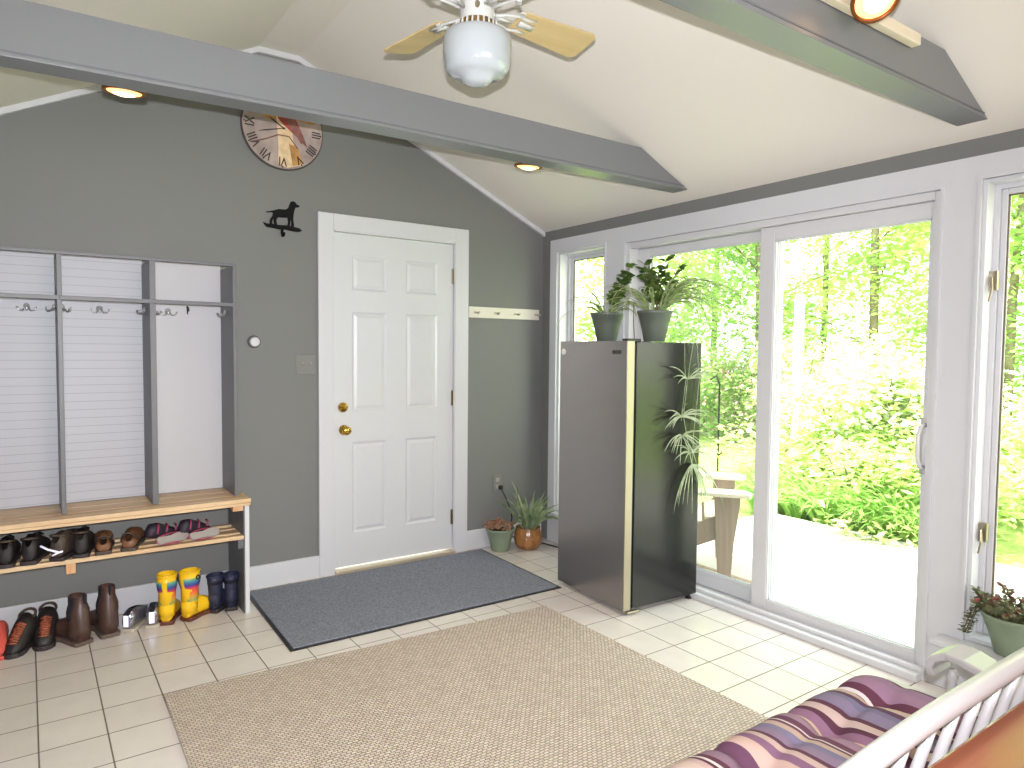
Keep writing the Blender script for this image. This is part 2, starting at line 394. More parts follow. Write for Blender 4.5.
# sliding patio door
sd = thing('door_2', 'white vinyl sliding glass patio door', 'door'); sd['kind'] = 'structure'
y0, y1, z1 = SD[0], SD[1], SD[3]
f = MB(); fw = .03
f.box(0.0, .125, y0, y0+fw, 0.0, z1).box(0.0, .125, y1-fw, y1, 0.0, z1).box(0.0, .125, y0+fw, y1-fw, z1-.035, z1).box(-.068, .125, y0, y1, 0.0, .032)
f.box(-.03, .0, y0, y1, .032, .05)
f.build('door_frame', M_vinyl, sd, bevel=.003)
def panel(ya, yb, x, st_l, st_r, zb, zt, gl, gb, gt):
    """ya<yb ; rails and stiles around glass gl=(y,y)"""
    p = MB(); t = .034
    p.box(x, x+t, ya, gl[0], zb, zt).box(x, x+t, gl[1], yb, zb, zt).box(x, x+t, gl[0], gl[1], zb, gb).box(x, x+t, gl[0], gl[1], gt, zt)
    o = p.build('sash_frame', M_vinyl, sd, bevel=.004)
    MB().box(x+.015, x+.02, gl[0], gl[1], gb, gt).build('glass_pane', M_glass if x < .05 else M_glassb, o)
    k = MB(); q = .006
    for sgn, xx in ((1, x+.004), (-1, x+t-.009)):
        k.box(xx, xx+.005, gl[0], gl[0]+q, gb, gt).box(xx, xx+.005, gl[1]-q, gl[1], gb, gt).box(xx, xx+.005, gl[0], gl[1], gb, gb+q).box(xx, xx+.005, gl[0], gl[1], gt-q, gt)
    k.build('glazing_bead', M_white, o)
    return o
pr = panel(y0+fw, -1.80, .02, 0, 0, .034, z1-.036, (-2.622, -1.885), .092, 1.93)
pl = panel(-1.885+.0, y1-fw, .072, 0, 0, .034, z1-.036, (-1.80, -.975), .115, 1.95)
h = MB(); hy = -2.665+.035
h.tube([(.018, hy, 1.07), (-.02, hy, 1.065), (-.038, hy+.002, 1.03), (-.038, hy+.002, .93), (-.02, hy, .895), (.018, hy, .89)], .009)
h.box(.012, .022, hy-.016, hy+.016, .86, 1.1)
h.build('door_handle', M_vinyl, sd, smooth=True)

# ------------------------------------------------------------------ beams
def beam(label, yf, yb):
    z0, z1 = 2.252, 2.418
    pts = [(XL, z0), (-.112, z0), (-(z1-ZW)/SL-.001, z1), (XL+(z1-ZW)/(SL*1.0)+.1, z1), (XL, z0+.02)]
    xr = (z0-ZW)/SL
    pts = [(XL+.24, z0-.03), (-1.9, z0-.001), (-xr-.004, z0), (-(z1-ZW)/SL-.004, z1), (-1.9, z1), (XL+.56, z1-.012)]
    o = thing('ceiling_beam', label, 'beam', group=None)
    MB().prism([(p[0], p[1]) for p in pts], 'y', yf, yb).build('beam_core', M_beam, o, bevel=.002)
    # separate bottom board with a fine reveal line
    MB().prism([(XL+.3, z0-.016), (-1.9, z0+.012), (-xr-.04, z0+.013), (-xr-.04, z0+.018), (-1.9, z0+.017), (XL+.3, z0-.011)], 'y', yf-.0025, yf).build('edge_strip', M_lock, o)
    return o
beam('grey boxed tie beam nearest the back wall, crossing in front of the clock', -1.41, -1.303)
beam('grey boxed tie beam at the top right, carrying the nearer spotlight', -2.857, -2.75)

M_can = mat('can_bronze_white', (214,202,178), .35)
M_canrim = mat('can_rim_bronze', (120,72,36), .35, .6)
M_lamp = emis('warm_lamp', (255,176,96), 2.2)
M_lampw = emis('warm_lamp_core', (255,226,170), 3.2)
def spotlight(label, bar, can, axis, r=.066):
    t = thing('spotlight', label, 'spotlight', group='spotlights on the tie beams')
    (xa, xb, ya, yb, z) = bar
    MB().box(xa, xb, ya, yb, z-.018, z+.018).build('mounting_bar', M_can, t, bevel=.004)
    a = Vector(axis).normalized()       # direction the lamp looks
    q = a.to_track_quat('Z', 'Y').to_matrix().to_4x4(); q.translation = Vector(can)
    c = MB()
    c.lathe([(.03,-.12),(.045,-.11),(r*.86,-.06),(r,-.01),(r,.0),(r-.006,.0),(r-.006,-.012),(.02,-.045)], n=28, cap1=False).xf(q)
    can_o = c.build('lamp_can', M_can, t, smooth=True)
    MB().lathe([(r+.003,-.006),(r+.003,.004),(r-.007,.004),(r-.007,-.006)], n=28, cap0=False, cap1=False).xf(q).build('can_rim', M_canrim, can_o, smooth=True)
    b = MB().lathe([(r-.007,-.012),(r*.8,.004),(r*.4,.012),(.001,.014)], n=28, cap0=False).xf(q).build('bulb', M_lamp, can_o, smooth=True)
    MB().lathe([(r*.55,.0095),(r*.3,.0145),(.001,.0165)], n=20, cap0=False).xf(q).build('bulb_core', M_lampw, b, smooth=True)
    top = Vector(can)-a*.1
    MB().tube([top, ((xa+xb)/2 if abs(top.x-(xa+xb)/2) < .2 else top.x, (ya+yb)/2, z)], .012).build('swivel_stem', M_can, t)
    return t
spotlight('small lit spotlight low on the right part of the tie beam nearest the door', (-1.37, -.7, -1.3, -1.27, 2.385), (-1.034, -1.222, 2.268), (0, .12, -1))
spotlight('lit spotlight peeking below the left part of the tie beam, near the clock', (-3.1, -2.45, -1.3, -1.27, 2.385), (-2.775, -1.222, 2.252), (0, .12, -1))
spotlight('large lit spotlight on the near tie beam, cut by the top edge', (-1.37, -.69, -2.89, -2.86, 2.378), (-1.115, -2.965, 2.352), (-.42, -.5, -.72), .062)

# ------------------------------------------------------------------ ceiling fan
fan = thing('ceiling_fan', 'white ceiling fan with pale maple blades and a white glass globe', 'fan', (-1.88, -2.1, 0))
M_fan = mat('fan_white', (186,185,182), .3)
M_globe = mat('opal_glass', (158,164,168), .12, coat=.5)
M_blade = woodmat('maple_blade', (180,156,112), (192,170,126), 'X', 3, .4)
MB().lathe([(.07,3.02),(.07,2.99),(.03,2.95),(.013,2.945),(.013,2.66)], n=24).build('downrod', M_fan, fan, smooth=True)
MB().lathe([(.02,2.665),(.07,2.655),(.115,2.63),(.125,2.6),(.12,2.53),(.09,2.495),(.06,2.485),(.055,2.47)], n=36).build('motor_housing', M_fan, fan, smooth=True)
sw = MB().lathe([(.055,2.475),(.062,2.47),(.062,2.462),(.054,2.455),(.054,2.408),(.05,2.4)], n=36).build('switch_housing', M_fan, fan, smooth=True)
q = MB()
pcirc = [( .008*math.cos(t*PI/8), .012*math.sin(t*PI/8)) for t in range(16)]
dv = Vector((-1.19, -1.9, 0)).normalized(); aa = math.atan2(dv.y, dv.x)
em = MB(); em.prism([(x, z+2.435) for x, z in pcirc], 'y', -.0555, -.053); em.xf(Matrix.Rotation(aa+PI/2+.0, 4, 'Z'))
em.build('round_emblem', M_nickel, sw)
ring = MB().lathe([(.058,2.4),(.066,2.392),(.067,2.378),(.06,2.37)], n=36, cap0=False, cap1=False)
ring.build('globe_fitter', mat('fitter_brass', (150,120,80), .25, .9), fan, smooth=True)
q = MB()
for i in range(24):
    a = 2*PI*i/24
    q.tube([(.0665*math.cos(a), .0665*math.sin(a), 2.394), (.0685*math.cos(a), .0685*math.sin(a), 2.376)], .0035, 5)
q.build('fitter_beading', M_fan, fan)
MB().lathe([(.06,2.376),(.085,2.37),(.101,2.362),(.108,2.35),(.109,2.325),(.106,2.29),(.102,2.262),(.096,2.248),(.075,2.236),(.052,2.229),(.046,2.219),(.028,2.209),(.01,2.2055),(.001,2.205)], n=48, cap0=False).build('glass_globe', M_globe, fan, smooth=True)
def blade_pts():
    pts = []
    r0, r1 = .15, .47
    for i in range(9):
        t = i/8; r = r0+(r1-.03-r0)*t; pts.append((r, -(.05+.02*t)))
    for k in range(1, 6):
        a = -PI/2+k*PI/12*1.0
        pts.append((r1-.03+.03*math.cos(a), -.04+.03*math.sin(a)))
    n = len(pts)
    return pts + [(x, -y) for x, y in reversed(pts)]
for ang in (3, 97, 187, 277):
    Mx = Matrix.Rotation(R(ang), 4, 'Z') @ Matrix.Translation((0,0,2.452)) @ Matrix.Rotation(R(-13), 4, 'X')
    b = MB().prism(blade_pts(), 'z', -.003, .003).xf(Mx).build('fan_blade', M_blade, fan, bevel=.001)
    k = MB()
    for s in (-1, 1):
        k.tube([(.06, s*.012, -.02), (.1, s*.026, -.014), (.14, s*.036, -.012), (.175, s*.03, -.009), (.215, s*.034, -.007)], [.006,.005,.005,.006,.004], 8)
        k.tube([(.14, s*.036, -.012), (.155, s*.05, -.012), (.145, s*.058, -.012), (.133, s*.052, -.012)], .0045, 6)
    k.tube([(.055, 0, -.01), (.1, 0, -.012), (.14, 0, -.01)], [.009,.006,.004], 8)
    k.box(.165, .225, -.012, .012, -.01, -.0035)
    k.xf(Mx).build('blade_iron', M_fan, b, smooth=True)

# ------------------------------------------------------------------ coat locker + shoe bench
lk = thing('coat_locker', 'grey framed coat locker with white beadboard back above the shoe bench', 'coat rack')
LX = [-2.194, -2.57, -2.945, -3.322, -3.70]; LY = -.285; LZ0, LZ1 = .6005, 1.782
def beadmat():
    m, nt, mr = ramp_axis('beadboard_white', 'Z', [(0,(176,178,186)),(.05,(150,152,160)),(.12,(178,180,188)),(1,(178,180,188))], .5)
    nt.nodes.remove(mr)
    tc = [n for n in nt.nodes if n.type == 'SEPXYZ'][0]; r = [n for n in nt.nodes if n.type == 'VALTORGB'][0]
    a = math_node(nt, 'FRACT', math_node(nt, 'DIVIDE', tc.outputs[2], .0405)); nt.links.new(a, r.inputs[0])
    # weaker lines: the horizontal beads show most clearly at left
    r.color_ramp.elements[0].color = (*lin((160,162,170)), 1); r.color_ramp.elements[1].color = (*lin((154,156,164)), 1)
    return m
M_bead = beadmat()
M_panelw = mat('panel_white_plain', (184,184,189), .5)
HX = (-2.463, -2.77, -3.066, -3.42)
for i in range(4):
    a, b = LX[i+1]+.01, LX[i]-.01
    MB().box(a, b, -.012, -.0005, LZ0, LZ1+.03).build('back_panel', M_panelw if i == 0 else M_bead, lk)
for i, x in enumerate(LX):
    t = .019 if i not in (1,) else .026
    MB().box(x-t/2, x+t/2, LY, -.0125, LZ0, LZ1).build('side_panel' if i in (0, 4) else 'divider', M_lock, lk, bevel=.0015)
MB().box(LX[4]-.01, LX[0]+.01, LY-.004, LY+.016, LZ1-.004, LZ1+.012).build('top_rail', M_lock, lk, bevel=.0015)
for i in range(4):
    a, b = LX[i+1]+.0135, LX[i]-.0135
    MB().box(LX[i+1]-.0, LX[i]+.0, LY-.003, LY+.014, 1.575, 1.594).build('cross_rail', M_lock, lk, bevel=.0015)
def dhook(x, y, z, ang):
    k = MB()
    k.lathe([(.014,0),(.014,.004),(.008,.008),(.001,.009)], n=14)
    k.xf(Matrix.Rotation(R(90), 4, 'X'))
    for s in (-1, 1):
        k.tube([(s*.006, -.006, -.006), (s*.016, -.022, -.022), (s*.03, -.03, -.02), (s*.037, -.032, -.004)], [.004,.0035,.0035,.0045], 6)
    k.tube([(0,-.004,.004), (0,-.01,-.02)], .006, 6)
    k.xf(Matrix.Translation((x, y, z)) @ Matrix.Rotation(ang, 4, 'Z'))
    k.build('coat_hook', M_chrome, lk, smooth=True)
for x in (HX): dhook(x, -.0125, 1.553, 0)
for i in (1, 2, 3):
    dhook(LX[i]-.014, -.13, 1.55, R(-90)); dhook(LX[i]+.014, -.13, 1.55, R(90))
dhook(LX[0]-.011, -.13, 1.55, R(-90))
for z in (1.765, .995):
    k = MB().tube([(LX[0]+.0095, -.06, z), (LX[0]+.04, -.06, z)], .005).tube([(LX[0]+.038, -.06, z), (LX[0]+.052, -.06, z)], .009)
    k.build('side_peg', M_white, lk, smooth=True)
# small key on the right panel
k = MB().tube([(-2.37, -.016, 1.585), (-2.37, -.018, 1.54)], .0035).tube([(-2.37, -.018, 1.58), (-2.365, -.018, 1.555)], .006)
tag(k.build('hanging_key', M_black), 'small black key hanging on the white locker back, right bay', 'key')

sb = thing('shoe_bench', 'pine shoe bench with white end panel and slatted shelf below locker', 'bench')
BX0, BX1 = -3.72, -2.145
zt = .598
for (ya, yb) in ((-.372, -.262), (-.256, -.14), (-.134, -.017)):
    MB().box(BX0, BX1, ya, yb, zt-.02, zt).build('seat_board', M_pine, sb, bevel=.002)
MB().box(BX0, BX1-.002, -.374, -.355, .563, zt-.0205).build('apron', M_pine, sb, bevel=.002)
ep = MB().box(BX1-.028, BX1-.006, -.358, -.017, 0, .563).build('end_panel', M_white, sb, bevel=.002)
MB().box(BX1-.0335, BX1-.0285, -.352, -.02, 0, .577).build('end_panel_inner', M_lock, sb)
MB().box(BX1-.085, BX1-.034, -.354, -.31, .535, .577).build('corner_block', M_pine_y, sb, bevel=.002)
MB().box(BX0, BX0+.02, -.358, -.02, 0, .577).build('end_panel', M_white, sb, bevel=.002)
for (ya, yb) in ((-.358, -.318), (-.285, -.215), (-.185, -.145), (-.1, -.06)):
    MB().box(BX0+.02, BX1-.034, ya, yb, .388, .408).build('shelf_slat', M_pine, sb, bevel=.002)
MB().box(-2.945, -2.908, -.35, -.03, .34, .3875).build('centre_bracket', M_pine_y, sb, bevel=.002)
MB().box(-2.936, -2.918, -.06, -.018, .408, .577).build('centre_post', M_lock, sb)
MB().box(BX1-.06, BX1-.0345, -.35, -.03, .34, .3875).build('end_cleat', M_lock, sb)

# ------------------------------------------------------------------ footwear
def ring(x, w, z0, z1, n=16, pw=2.4, yc=0):
    """cross-section ring in the YZ plane at x; flat-ish bottom"""
    out = []
    for i in range(n):
        a = 2*PI*i/n
        c, s = math.cos(a), math.sin(a)
        yy = math.copysign(abs(c)**(2/pw), c)*w/2
        zz = math.copysign(abs(s)**(2/pw), s)
        out.append((x, yc+yy, (z0+z1)/2 + zz*(z1-z0)/2))
    return out
def sole_mesh(L, w, t, heel=0):
    pts = []
    prof = [(0,.0),(.01,.3),(.05,.36),(.25,.36),(.45,.33),(.65,.45),(.8,.47),(.92,.36),(.985,.16),(1,0)]
    up = [(x*L, y*w) for x, y in prof]; dn = [(x*L, -y*w) for x, y in reversed(prof[1:-1])]
    m = MB().prism(up+dn, 'z', 0, t)
    return m
def finish(t, loc, rz): t.location = loc; t.rotation_euler = (0,0,rz)
def foot_rings(L, w, z0, hts):
    ws = [.45,.66,.7,.66,.72,.86,.9,.78,.5,.12]; xs = [.01,.06,.18,.34,.5,.64,.77,.88,.96,.995]
    return [ring(x*L, w*ww, z0, z0+h) for x, ww, h in zip(xs, ws, hts)]
def boot(name, label, cat, L, w, H, upm, solem, loc, rz, group, shaft_w=.4, extra=None, st=.02, top=.75):
    """toe along +x; shaft above the heel"""
    t = thing(name, label, cat, loc, rz, group)
    f = MB().loft(foot_rings(L, w, st*.7, [.07,.095,.1,.1,.095,.08,.07,.06,.045,.02]))
    n = 18; rr = []
    for z, lx, wy, xc in ((.04,.3,.62,.17),(.08,.33,.62,.18),(.11,.30,.62,.19),(.16,.29,.62,.19),(H*.8,shaft_w,top,.2),(H,shaft_w,top+.01,.2)):
        rr.append([(xc*L+lx*L/2*math.cos(2*PI*i/n)*1.35, wy*w/2*math.sin(2*PI*i/n)*1.25, z) for i in range(n)])
    rr2 = [[((p[0]-.2*L)*.9+.2*L, p[1]*.9, z) for p in rr[-1]] for z in (H, H-.05)] + [[((p[0]-.2*L)*.8+.2*L, p[1]*.8, .06) for p in rr[-1]]]
    f.loft(rr+rr2, True, True)
    f.build('upper', upm, t, smooth=True)
    sole_mesh(L*1.03, w*1.06, st).xf(Matrix.Translation((-.01*L, 0, 0))).build('sole', solem, t, bevel=.004)
    if extra: extra(t, L, w, H)
    return t
def low_shoe(name, label, cat, L, w, upm, solem, loc, rz, group, hts=None, open_=True, st=.018, inner=None, strap=None, lace=None):
    t = thing(name, label, cat, loc, rz, group)
    hts = hts or [.05,.065,.07,.062,.06,.058,.05,.045,.035,.015]
    m = MB()
    rs = foot_rings(L, w, st*.8, hts)
    if open_:
        # leave the ankle opening: drop top rows of the rear sections
        n = len(rs[0]); vs = [p for r in rs for p in r]; fs = []
        for k in range(len(rs)-1):
            for i in range(n):
                j = (i+1) % n
                if k <= 3 and 3 <= i <= 4: continue
                fs.append((k*n+i, k*n+j, (k+1)*n+j, (k+1)*n+i))
        fs.append(tuple(range(n-1, -1, -1))); fs.append(tuple(range((len(rs)-1)*n, len(rs)*n)))
        m.add(vs, fs)
    else: m.loft(rs)
    m.build('upper', upm, t, smooth=True, sub=1)
    sole_mesh(L*1.02, w*1.02, st).build('sole', solem, t, bevel=.004)
    if inner: 
        sole_mesh(L*.94, w*.8, .003).xf(Matrix.Translation((.03*L,0,st+.003))).build('insole', inner, t)
    if strap:
        m = MB()
        for x0 in strap[1]:
            m.tube([(x0*L, -w*.42, st), (x0*L, -w*.38, st+.035), (x0*L, 0, hts[4]+st+.004), (x0*L, w*.38, st+.035), (x0*L, w*.42, st)], .006, 6)
        m.build('strap', strap[0], t, smooth=True)
    if lace:
        m = MB()
        for k in range(4):
            x = (.45+.08*k)*L; z = st+hts[4]-.004*k
            m.tube([(x, -.018, z-.004), (x+.01, 0, z+.004), (x, .018, z-.004)], .0025, 5)
        m.build('laces', lace, t)
    return t
def lm(name, c, r=.5, **k): return mat(name, c, r, **k)
M_brown = lm('brown_leather', (74,52,46), .42, noise=.25, nscale=15)
M_solebr = lm('brown_sole', (92,76,66), .7)
M_elast = lm('black_elastic', (30,26,34), .8)
M_tan = lm('tan_leather', (118,80,54), .4, noise=.2, nscale=20)
M_dkbr = lm('dark_olive_brown', (66,54,46), .6, noise=.2)
M_silver = mat('silver_shiny', (150,148,158), .18, .75)
M_ltsole = lm('pale_sole', (176,166,150), .6)
M_yel = lm('yellow_rubber', (236,188,30), .28)
M_redsole = lm('dark_red_sole', (92,44,30), .5)
M_navy = lm('navy_rubber', (38,42,64), .5)
M_navyb = lm('navy_blue_lining', (40,42,74), .5)
M_dks = lm('dark_sole', (46,38,40), .6)
M_blk = lm('black_shoe', (32,28,28), .55, noise=.3, nscale=25)
M_or = lm('orange_pattern', (150,78,52), .6, noise=.5, nscale=60)
M_pink = lm('pink_trim', (158,52,84), .5)
M_dkp = lm('dark_plum_fabric', (40,30,44), .6)
M_greyin = lm('grey_insole', (150,144,142), .7)
M_red = lm('coral_red_cloth', (206,84,74), .8)
M_refl = mat('reflective_strip_glow', (225,222,255), .2, .2); M_refl.node_tree.nodes['Principled BSDF'].inputs['Emission Color'].default_value = (.8,.78,1,1); M_refl.node_tree.nodes['Principled BSDF'].inputs['Emission Strength'].default_value = .35  # emission makes the strip glow in place of light thrown back

def chelsea_extra(t, L, w, H):
    MB().tube([(.0*L, 0, H-.03), (-.012*L, 0, H+.012), (.03*L, 0, H+.012), (.03*L, 0, H-.02)], .006, 6).build('pull_tab', M_elast, t)
    for s in (-1, 1):
        m = MB()
        def ep_(u, v, L=L, w=w, H=H, s=s):
            z = .115+(H-.117)*v; k = min(1, max(0, (z-.16)/(H*.8-.16)))
            ax = (.29+(.24-.29)*k)*L/2*1.35; by = (.62+(.46-.62)*k)*w/2*1.25; dx = (u-.5)*ax*(.5+.8*v)
            return ((.19+.01*k)*L+dx, s*(by*math.sqrt(1-(dx/ax)**2)+.0015), z)
        m.grid(ep_, 6, 6)
        m.build('elastic_panel', M_elast, t, smooth=True, solid=.002)
G1 = 'brown ankle boots under the bench'
boot('ankle_boot', 'brown leather pull-on ankle boot, left of the pair under the bench', 'boot', .27, .112, .225, M_brown, M_solebr, (-2.876, -.35, 0), R(118), G1, .24, chelsea_extra, top=.46)
boot('ankle_boot', 'brown leather pull-on ankle boot, right of the pair beside silver shoes', 'boot', .27, .112, .235, M_brown, M_solebr, (-2.772, -.32, 0), R(100), G1, .24, chelsea_extra, top=.46)
# yellow rain boots
def rain_extra(t, L, w, H):
    rb, nt, mr = ramp_axis('rainbow_stripes', 'Z', [(0,(228,186,60)),(.08,(120,150,90)),(.22,(196,150,60)),(.4,(224,96,52)),(.55,(206,66,70)),(.68,(70,52,140)),(.8,(60,110,150)),(.9,(90,160,130)),(1,(226,180,60))], .35, lo=.095, hi=.225)
    n = 18
    def shell(z, sc):
        if z < .16: k = (z-.11)/.05; lx, wy = .29, .62
        else: k = min(1, max(0, (z-.16)/(H*.8-.16))); lx, wy = .29+(.4-.29)*k, .62+.12*k
        return [((.195)*L+lx*L/2*math.cos(a)*1.35*sc, wy*w/2*math.sin(a)*1.25*sc, z) for a in [R(-165)+R(150)*i/10 for i in range(11)]]
    m = MB(); rows = [shell(z, 1.09) for z in (.1,.12,.14,.16,.18,.2,.222)]
    m.grid(lambda u, v: rows[round(v*6)][round(u*10)], 10, 6)
    m.build('rainbow_panel', rb, t, smooth=True)
    m = MB(); rows = [[(p[0], -p[1], p[2]) for p in r] for r in rows]
    m.grid(lambda u, v: rows[round(v*6)][round(u*10)], 10, 6)
    m.build('rainbow_panel', rb, t, smooth=True)
    MB().tube([(.2*L+.012*math.cos(a)+.004, -.0475, H-.027+.009*math.sin(a)) for a in [i*PI/5 for i in range(11)]], .004, 6).build('handle_hole', M_black, t)
    rim = [(.2*L+.4*L/2*1.35*math.cos(a), .76*w/2*1.25*math.sin(a), H) for a in [i*PI/9 for i in range(19)]]
    MB().tube(rim, .004, 6).build('top_rim', M_yel, t, smooth=True)
G2 = 'yellow rain boots with rainbow stripes'
boot('rain_boot', 'yellow rainbow-striped rain boot, left one next to the silver shoes', 'boot', .19, .094, .245, M_yel, M_redsole, (-2.538, -.305, 0), R(70), G2, .4, rain_extra)
boot('rain_boot', 'yellow rainbow-striped rain boot, right one with toe pointing at navy boots', 'boot', .19, .094, .245, M_yel, M_redsole, (-2.452, -.30, 0), R(38), G2, .4, rain_extra)
G3 = 'small navy boots at the bench end'
def navy_extra(t, L, w, H):
    rim = [(.2*L+.4*L/2*1.35*math.cos(a), .76*w/2*1.25*math.sin(a), H) for a in [i*PI/9 for i in range(19)]]
    MB().tube(rim, .005, 6).build('top_binding', M_navyb, t, smooth=True)
boot('rubber_boot', 'small navy blue boot standing beside the yellow rain boots', 'boot', .17, .08, .19, M_navy, M_dks, (-2.318, -.265, 0), R(45), G3, .4, navy_extra)
boot('rubber_boot', 'small navy blue boot against the white bench end panel', 'boot', .17, .08, .185, M_navy, M_dks, (-2.225, -.285, 0), R(80), G3, .36, navy_extra)
# silver shoes
G4 = 'silver shoes under the bench'
for lab, x, y, rz in (('shiny silver slip-on shoe next to the brown ankle boots', -2.708, -.30, R(55)), ('shiny silver slip-on shoe touching the yellow rain boot', -2.60, -.315, R(78))):
    t = low_shoe('silver_shoe', lab, 'shoe', .24, .09, M_silver, M_ltsole, (x, y, 0), rz, G4, hts=[.06,.085,.095,.09,.08,.07,.06,.05,.035,.015], inner=None)
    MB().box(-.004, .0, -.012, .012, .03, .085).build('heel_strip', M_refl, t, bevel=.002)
# black/orange walking shoes
G5 = 'black and orange shoes on the tiles'
for lab, x, y, rz, sh in (('black shoe with orange pattern, leaning toward the red cloth shoe', -3.1, -.21, R(-118), 0), ('black shoe with orange pattern, closer to the brown ankle boots', -3.035, -.17, R(-100), 1)):
    t = thing('hiking_shoe', lab, 'shoe', (x+.03, y+.05, 0), rz, G5); t.scale = (.82,.95,.95)
    up = MB()
    n = 18; rr = []
    for k, (xx, wy, z0, z1) in enumerate(((.0,.05,.02,.06),(.02,.08,.015,.13),(.07,.09,.012,.165),(.11,.09,.012,.14),(.15,.088,.012,.1),(.19,.085,.012,.078),(.22,.07,.012,.06),(.24,.03,.012,.035))):
        rr.append(ring(xx, wy, z0, z1, n))
    up.loft(rr); up.build('upper', M_blk, t, smooth=True)
    sole_mesh(.25, .1, .022).build('sole', M_dks, t, bevel=.004)
    m = MB()
    for i in range(9):
        m.tube([(.12+.011*i, -.02+.004*(i % 2), .118-.0075*i), (.125+.011*i, .0, .132-.0085*i), (.12+.011*i, .022, .118-.0075*i)], .006, 6)
    m.build('orange_lacing', M_or, t, smooth=True)
    MB().tube([(.055+.032*math.cos(a), .034*math.sin(a), .15-.018*math.cos(a)) for a in [i*PI/8 for i in range(17)]], .007, 6).build('ankle_collar', M_dkbr, t, smooth=True)
    MB().tube([(-.002, 0, .1), (-.03, 0, .115), (-.032, 0, .075), (-.004, 0, .06)], .004, 6).build('heel_loop', M_black, t)
low_shoe('red_slipper', 'coral red cloth slipper at the left edge of the photo', 'shoe', .22, .09, M_red, M_red, (-3.19, -.12, 0), R(-95), None, hts=[.07,.1,.11,.11,.1,.085,.07,.05,.035,.015], open_=False)
# shoes on the shelf
zS = .4085
G6 = 'tan slip-on clogs on the slatted shelf'
for lab, x, y, rz in (('tan leather open-back clog next to the dark shoes on the shelf', -2.8, -.366, R(85)), ('tan leather open-back clog beside the plum sandals on the shelf', -2.70, -.366, R(75))):
    t = low_shoe('leather_clog', lab, 'shoe', .24, .095, M_tan, M_dkbr, (x, y, zS), rz, G6, hts=[.035,.045,.05,.055,.065,.07,.06,.05,.035,.015], inner=None)
    MB().tube([(.03, -.034, .05), (-.004, -.02, .085), (-.008, 0, .092), (-.004, .02, .085), (.03, .034, .05)], .0045, 6).build('heel_strap', M_dkbr, t, smooth=True)
G7 = 'plum sandals with pink trim on the shelf'
for lab, x, y, rz in (('dark plum sport sandal with pink sole edge, nearest the tan clogs', -2.585, -.36, R(22)), ('dark plum sport sandal with pink sole edge, nearest the bench end', -2.44, -.36, R(22))):
    t = thing('sport_sandal', lab, 'sandal', (x, y, zS+.0), rz, G7)
    S = Matrix.Rotation(R(52), 4, 'X')
    up = MB().loft([ring(a*.19, .08*b, .012, .012+c) for a, b, c in ((.02,.4,.03),(.12,.75,.05),(.3,.75,.055),(.5,.8,.05),(.7,.95,.045),(.88,.75,.035),(.98,.3,.018))]).xf(Matrix.Translation((-.02,.055,.012)) @ Matrix.Rotation(R(10), 4, 'Z') @ Matrix.Rotation(R(12), 4, 'Y'))
    up.xf(Matrix.Translation((0,.0,.012)) @ Matrix.Diagonal((1.05,1,1.35,1)))
    up.build('upper', M_dkp, t, smooth=True)
    sole_mesh(.2, .085, .012).xf(Matrix.Translation((-.0,-.01,.028)) @ S @ Matrix.Diagonal((.8,.6,1,1))).build('outsole', M_greyin, t, bevel=.003)
    MB().tube([(.08+.083*math.cos(a), -.01+(.027*math.sin(a))*math.cos(R(52)), .031+.027*math.sin(a)*math.sin(R(52))) for a in [i*PI/12 for i in range(25)]], .0035, 6).build('pink_edge', M_pink, t, smooth=True)
    m = MB()
    for k in range(3): m.tube([(.02+.045*k, .015, .06), (.035+.045*k, .03, .1-.008*k), (.05+.045*k, .07, .095-.008*k)], .004, 5)
    m.build('pink_straps', M_pink, t, smooth=True)
G8 = 'dark shoes at the left of the slatted shelf'
for lab, x, y, rz, m_ in (('dark brown shoe on the shelf beside the tan clogs, toe toward wall', -2.89, -.366, R(80), M_blk), ('dark olive-brown shoe on the shelf with a bright white toggle lace', -2.985, -.366, R(60), M_dkbr), ('black shoe on the shelf left of the white toggle lace', -3.085, -.366, R(75), M_blk), ('black shoe on the shelf at the left edge of the photo', -3.165, -.366, R(85), M_blk)):
    t = low_shoe('walking_shoe', lab, 'shoe', .25, .092, m_, M_dks, (x, y, zS), rz, G8, hts=[.07,.1,.115,.115,.095,.08,.065,.055,.04,.018], lace=M_black, inner=None)
    MB().tube([(.035+.045*math.cos(a), .03*math.sin(a), .112-.008*math.cos(a)) for a in [i*PI/8 for i in range(17)]], .0045, 6).build('ankle_collar', M_dkbr, t, smooth=True)
    if 'bright white' in lab:
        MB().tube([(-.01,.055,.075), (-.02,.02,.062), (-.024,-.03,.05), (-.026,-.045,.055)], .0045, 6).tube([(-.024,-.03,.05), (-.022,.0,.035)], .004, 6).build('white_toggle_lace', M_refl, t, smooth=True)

# ------------------------------------------------------------------ mats
M_mat = mat('grey_mat_pile', (124,128,140), .95, spec=.1, noise=.3, nscale=130, bump=.6, bscale=350)
mt = thing('door_mat', 'large slate grey door mat with thin black edge before the white door', 'mat')
def quad(m, pts, z0, z1): return m.prism(pts, 'z', z0, z1)
quad(MB(), [(-2.125,-.94),(-.572,-.955),(-.545,-.055),(-2.1,-.05)], .0005, .006).build('rubber_edge', M_black, mt)
quad(MB(), [(-2.108,-.925),(-.588,-.94),(-.562,-.07),(-2.085,-.064)], .003, .011).build('mat_pile', M_mat, mt, bevel=.003)
rg = MB(); rg.prism([(-2.66,-1.068),(-.838,-1.145),(-.838,-3.9),(-2.7,-3.9)], 'z', .0005, .013)
rug = rg.build('area_rug', M_rug, bevel=.004)
tag(rug, 'large beige basket-weave rug on the white tiles', 'rug')

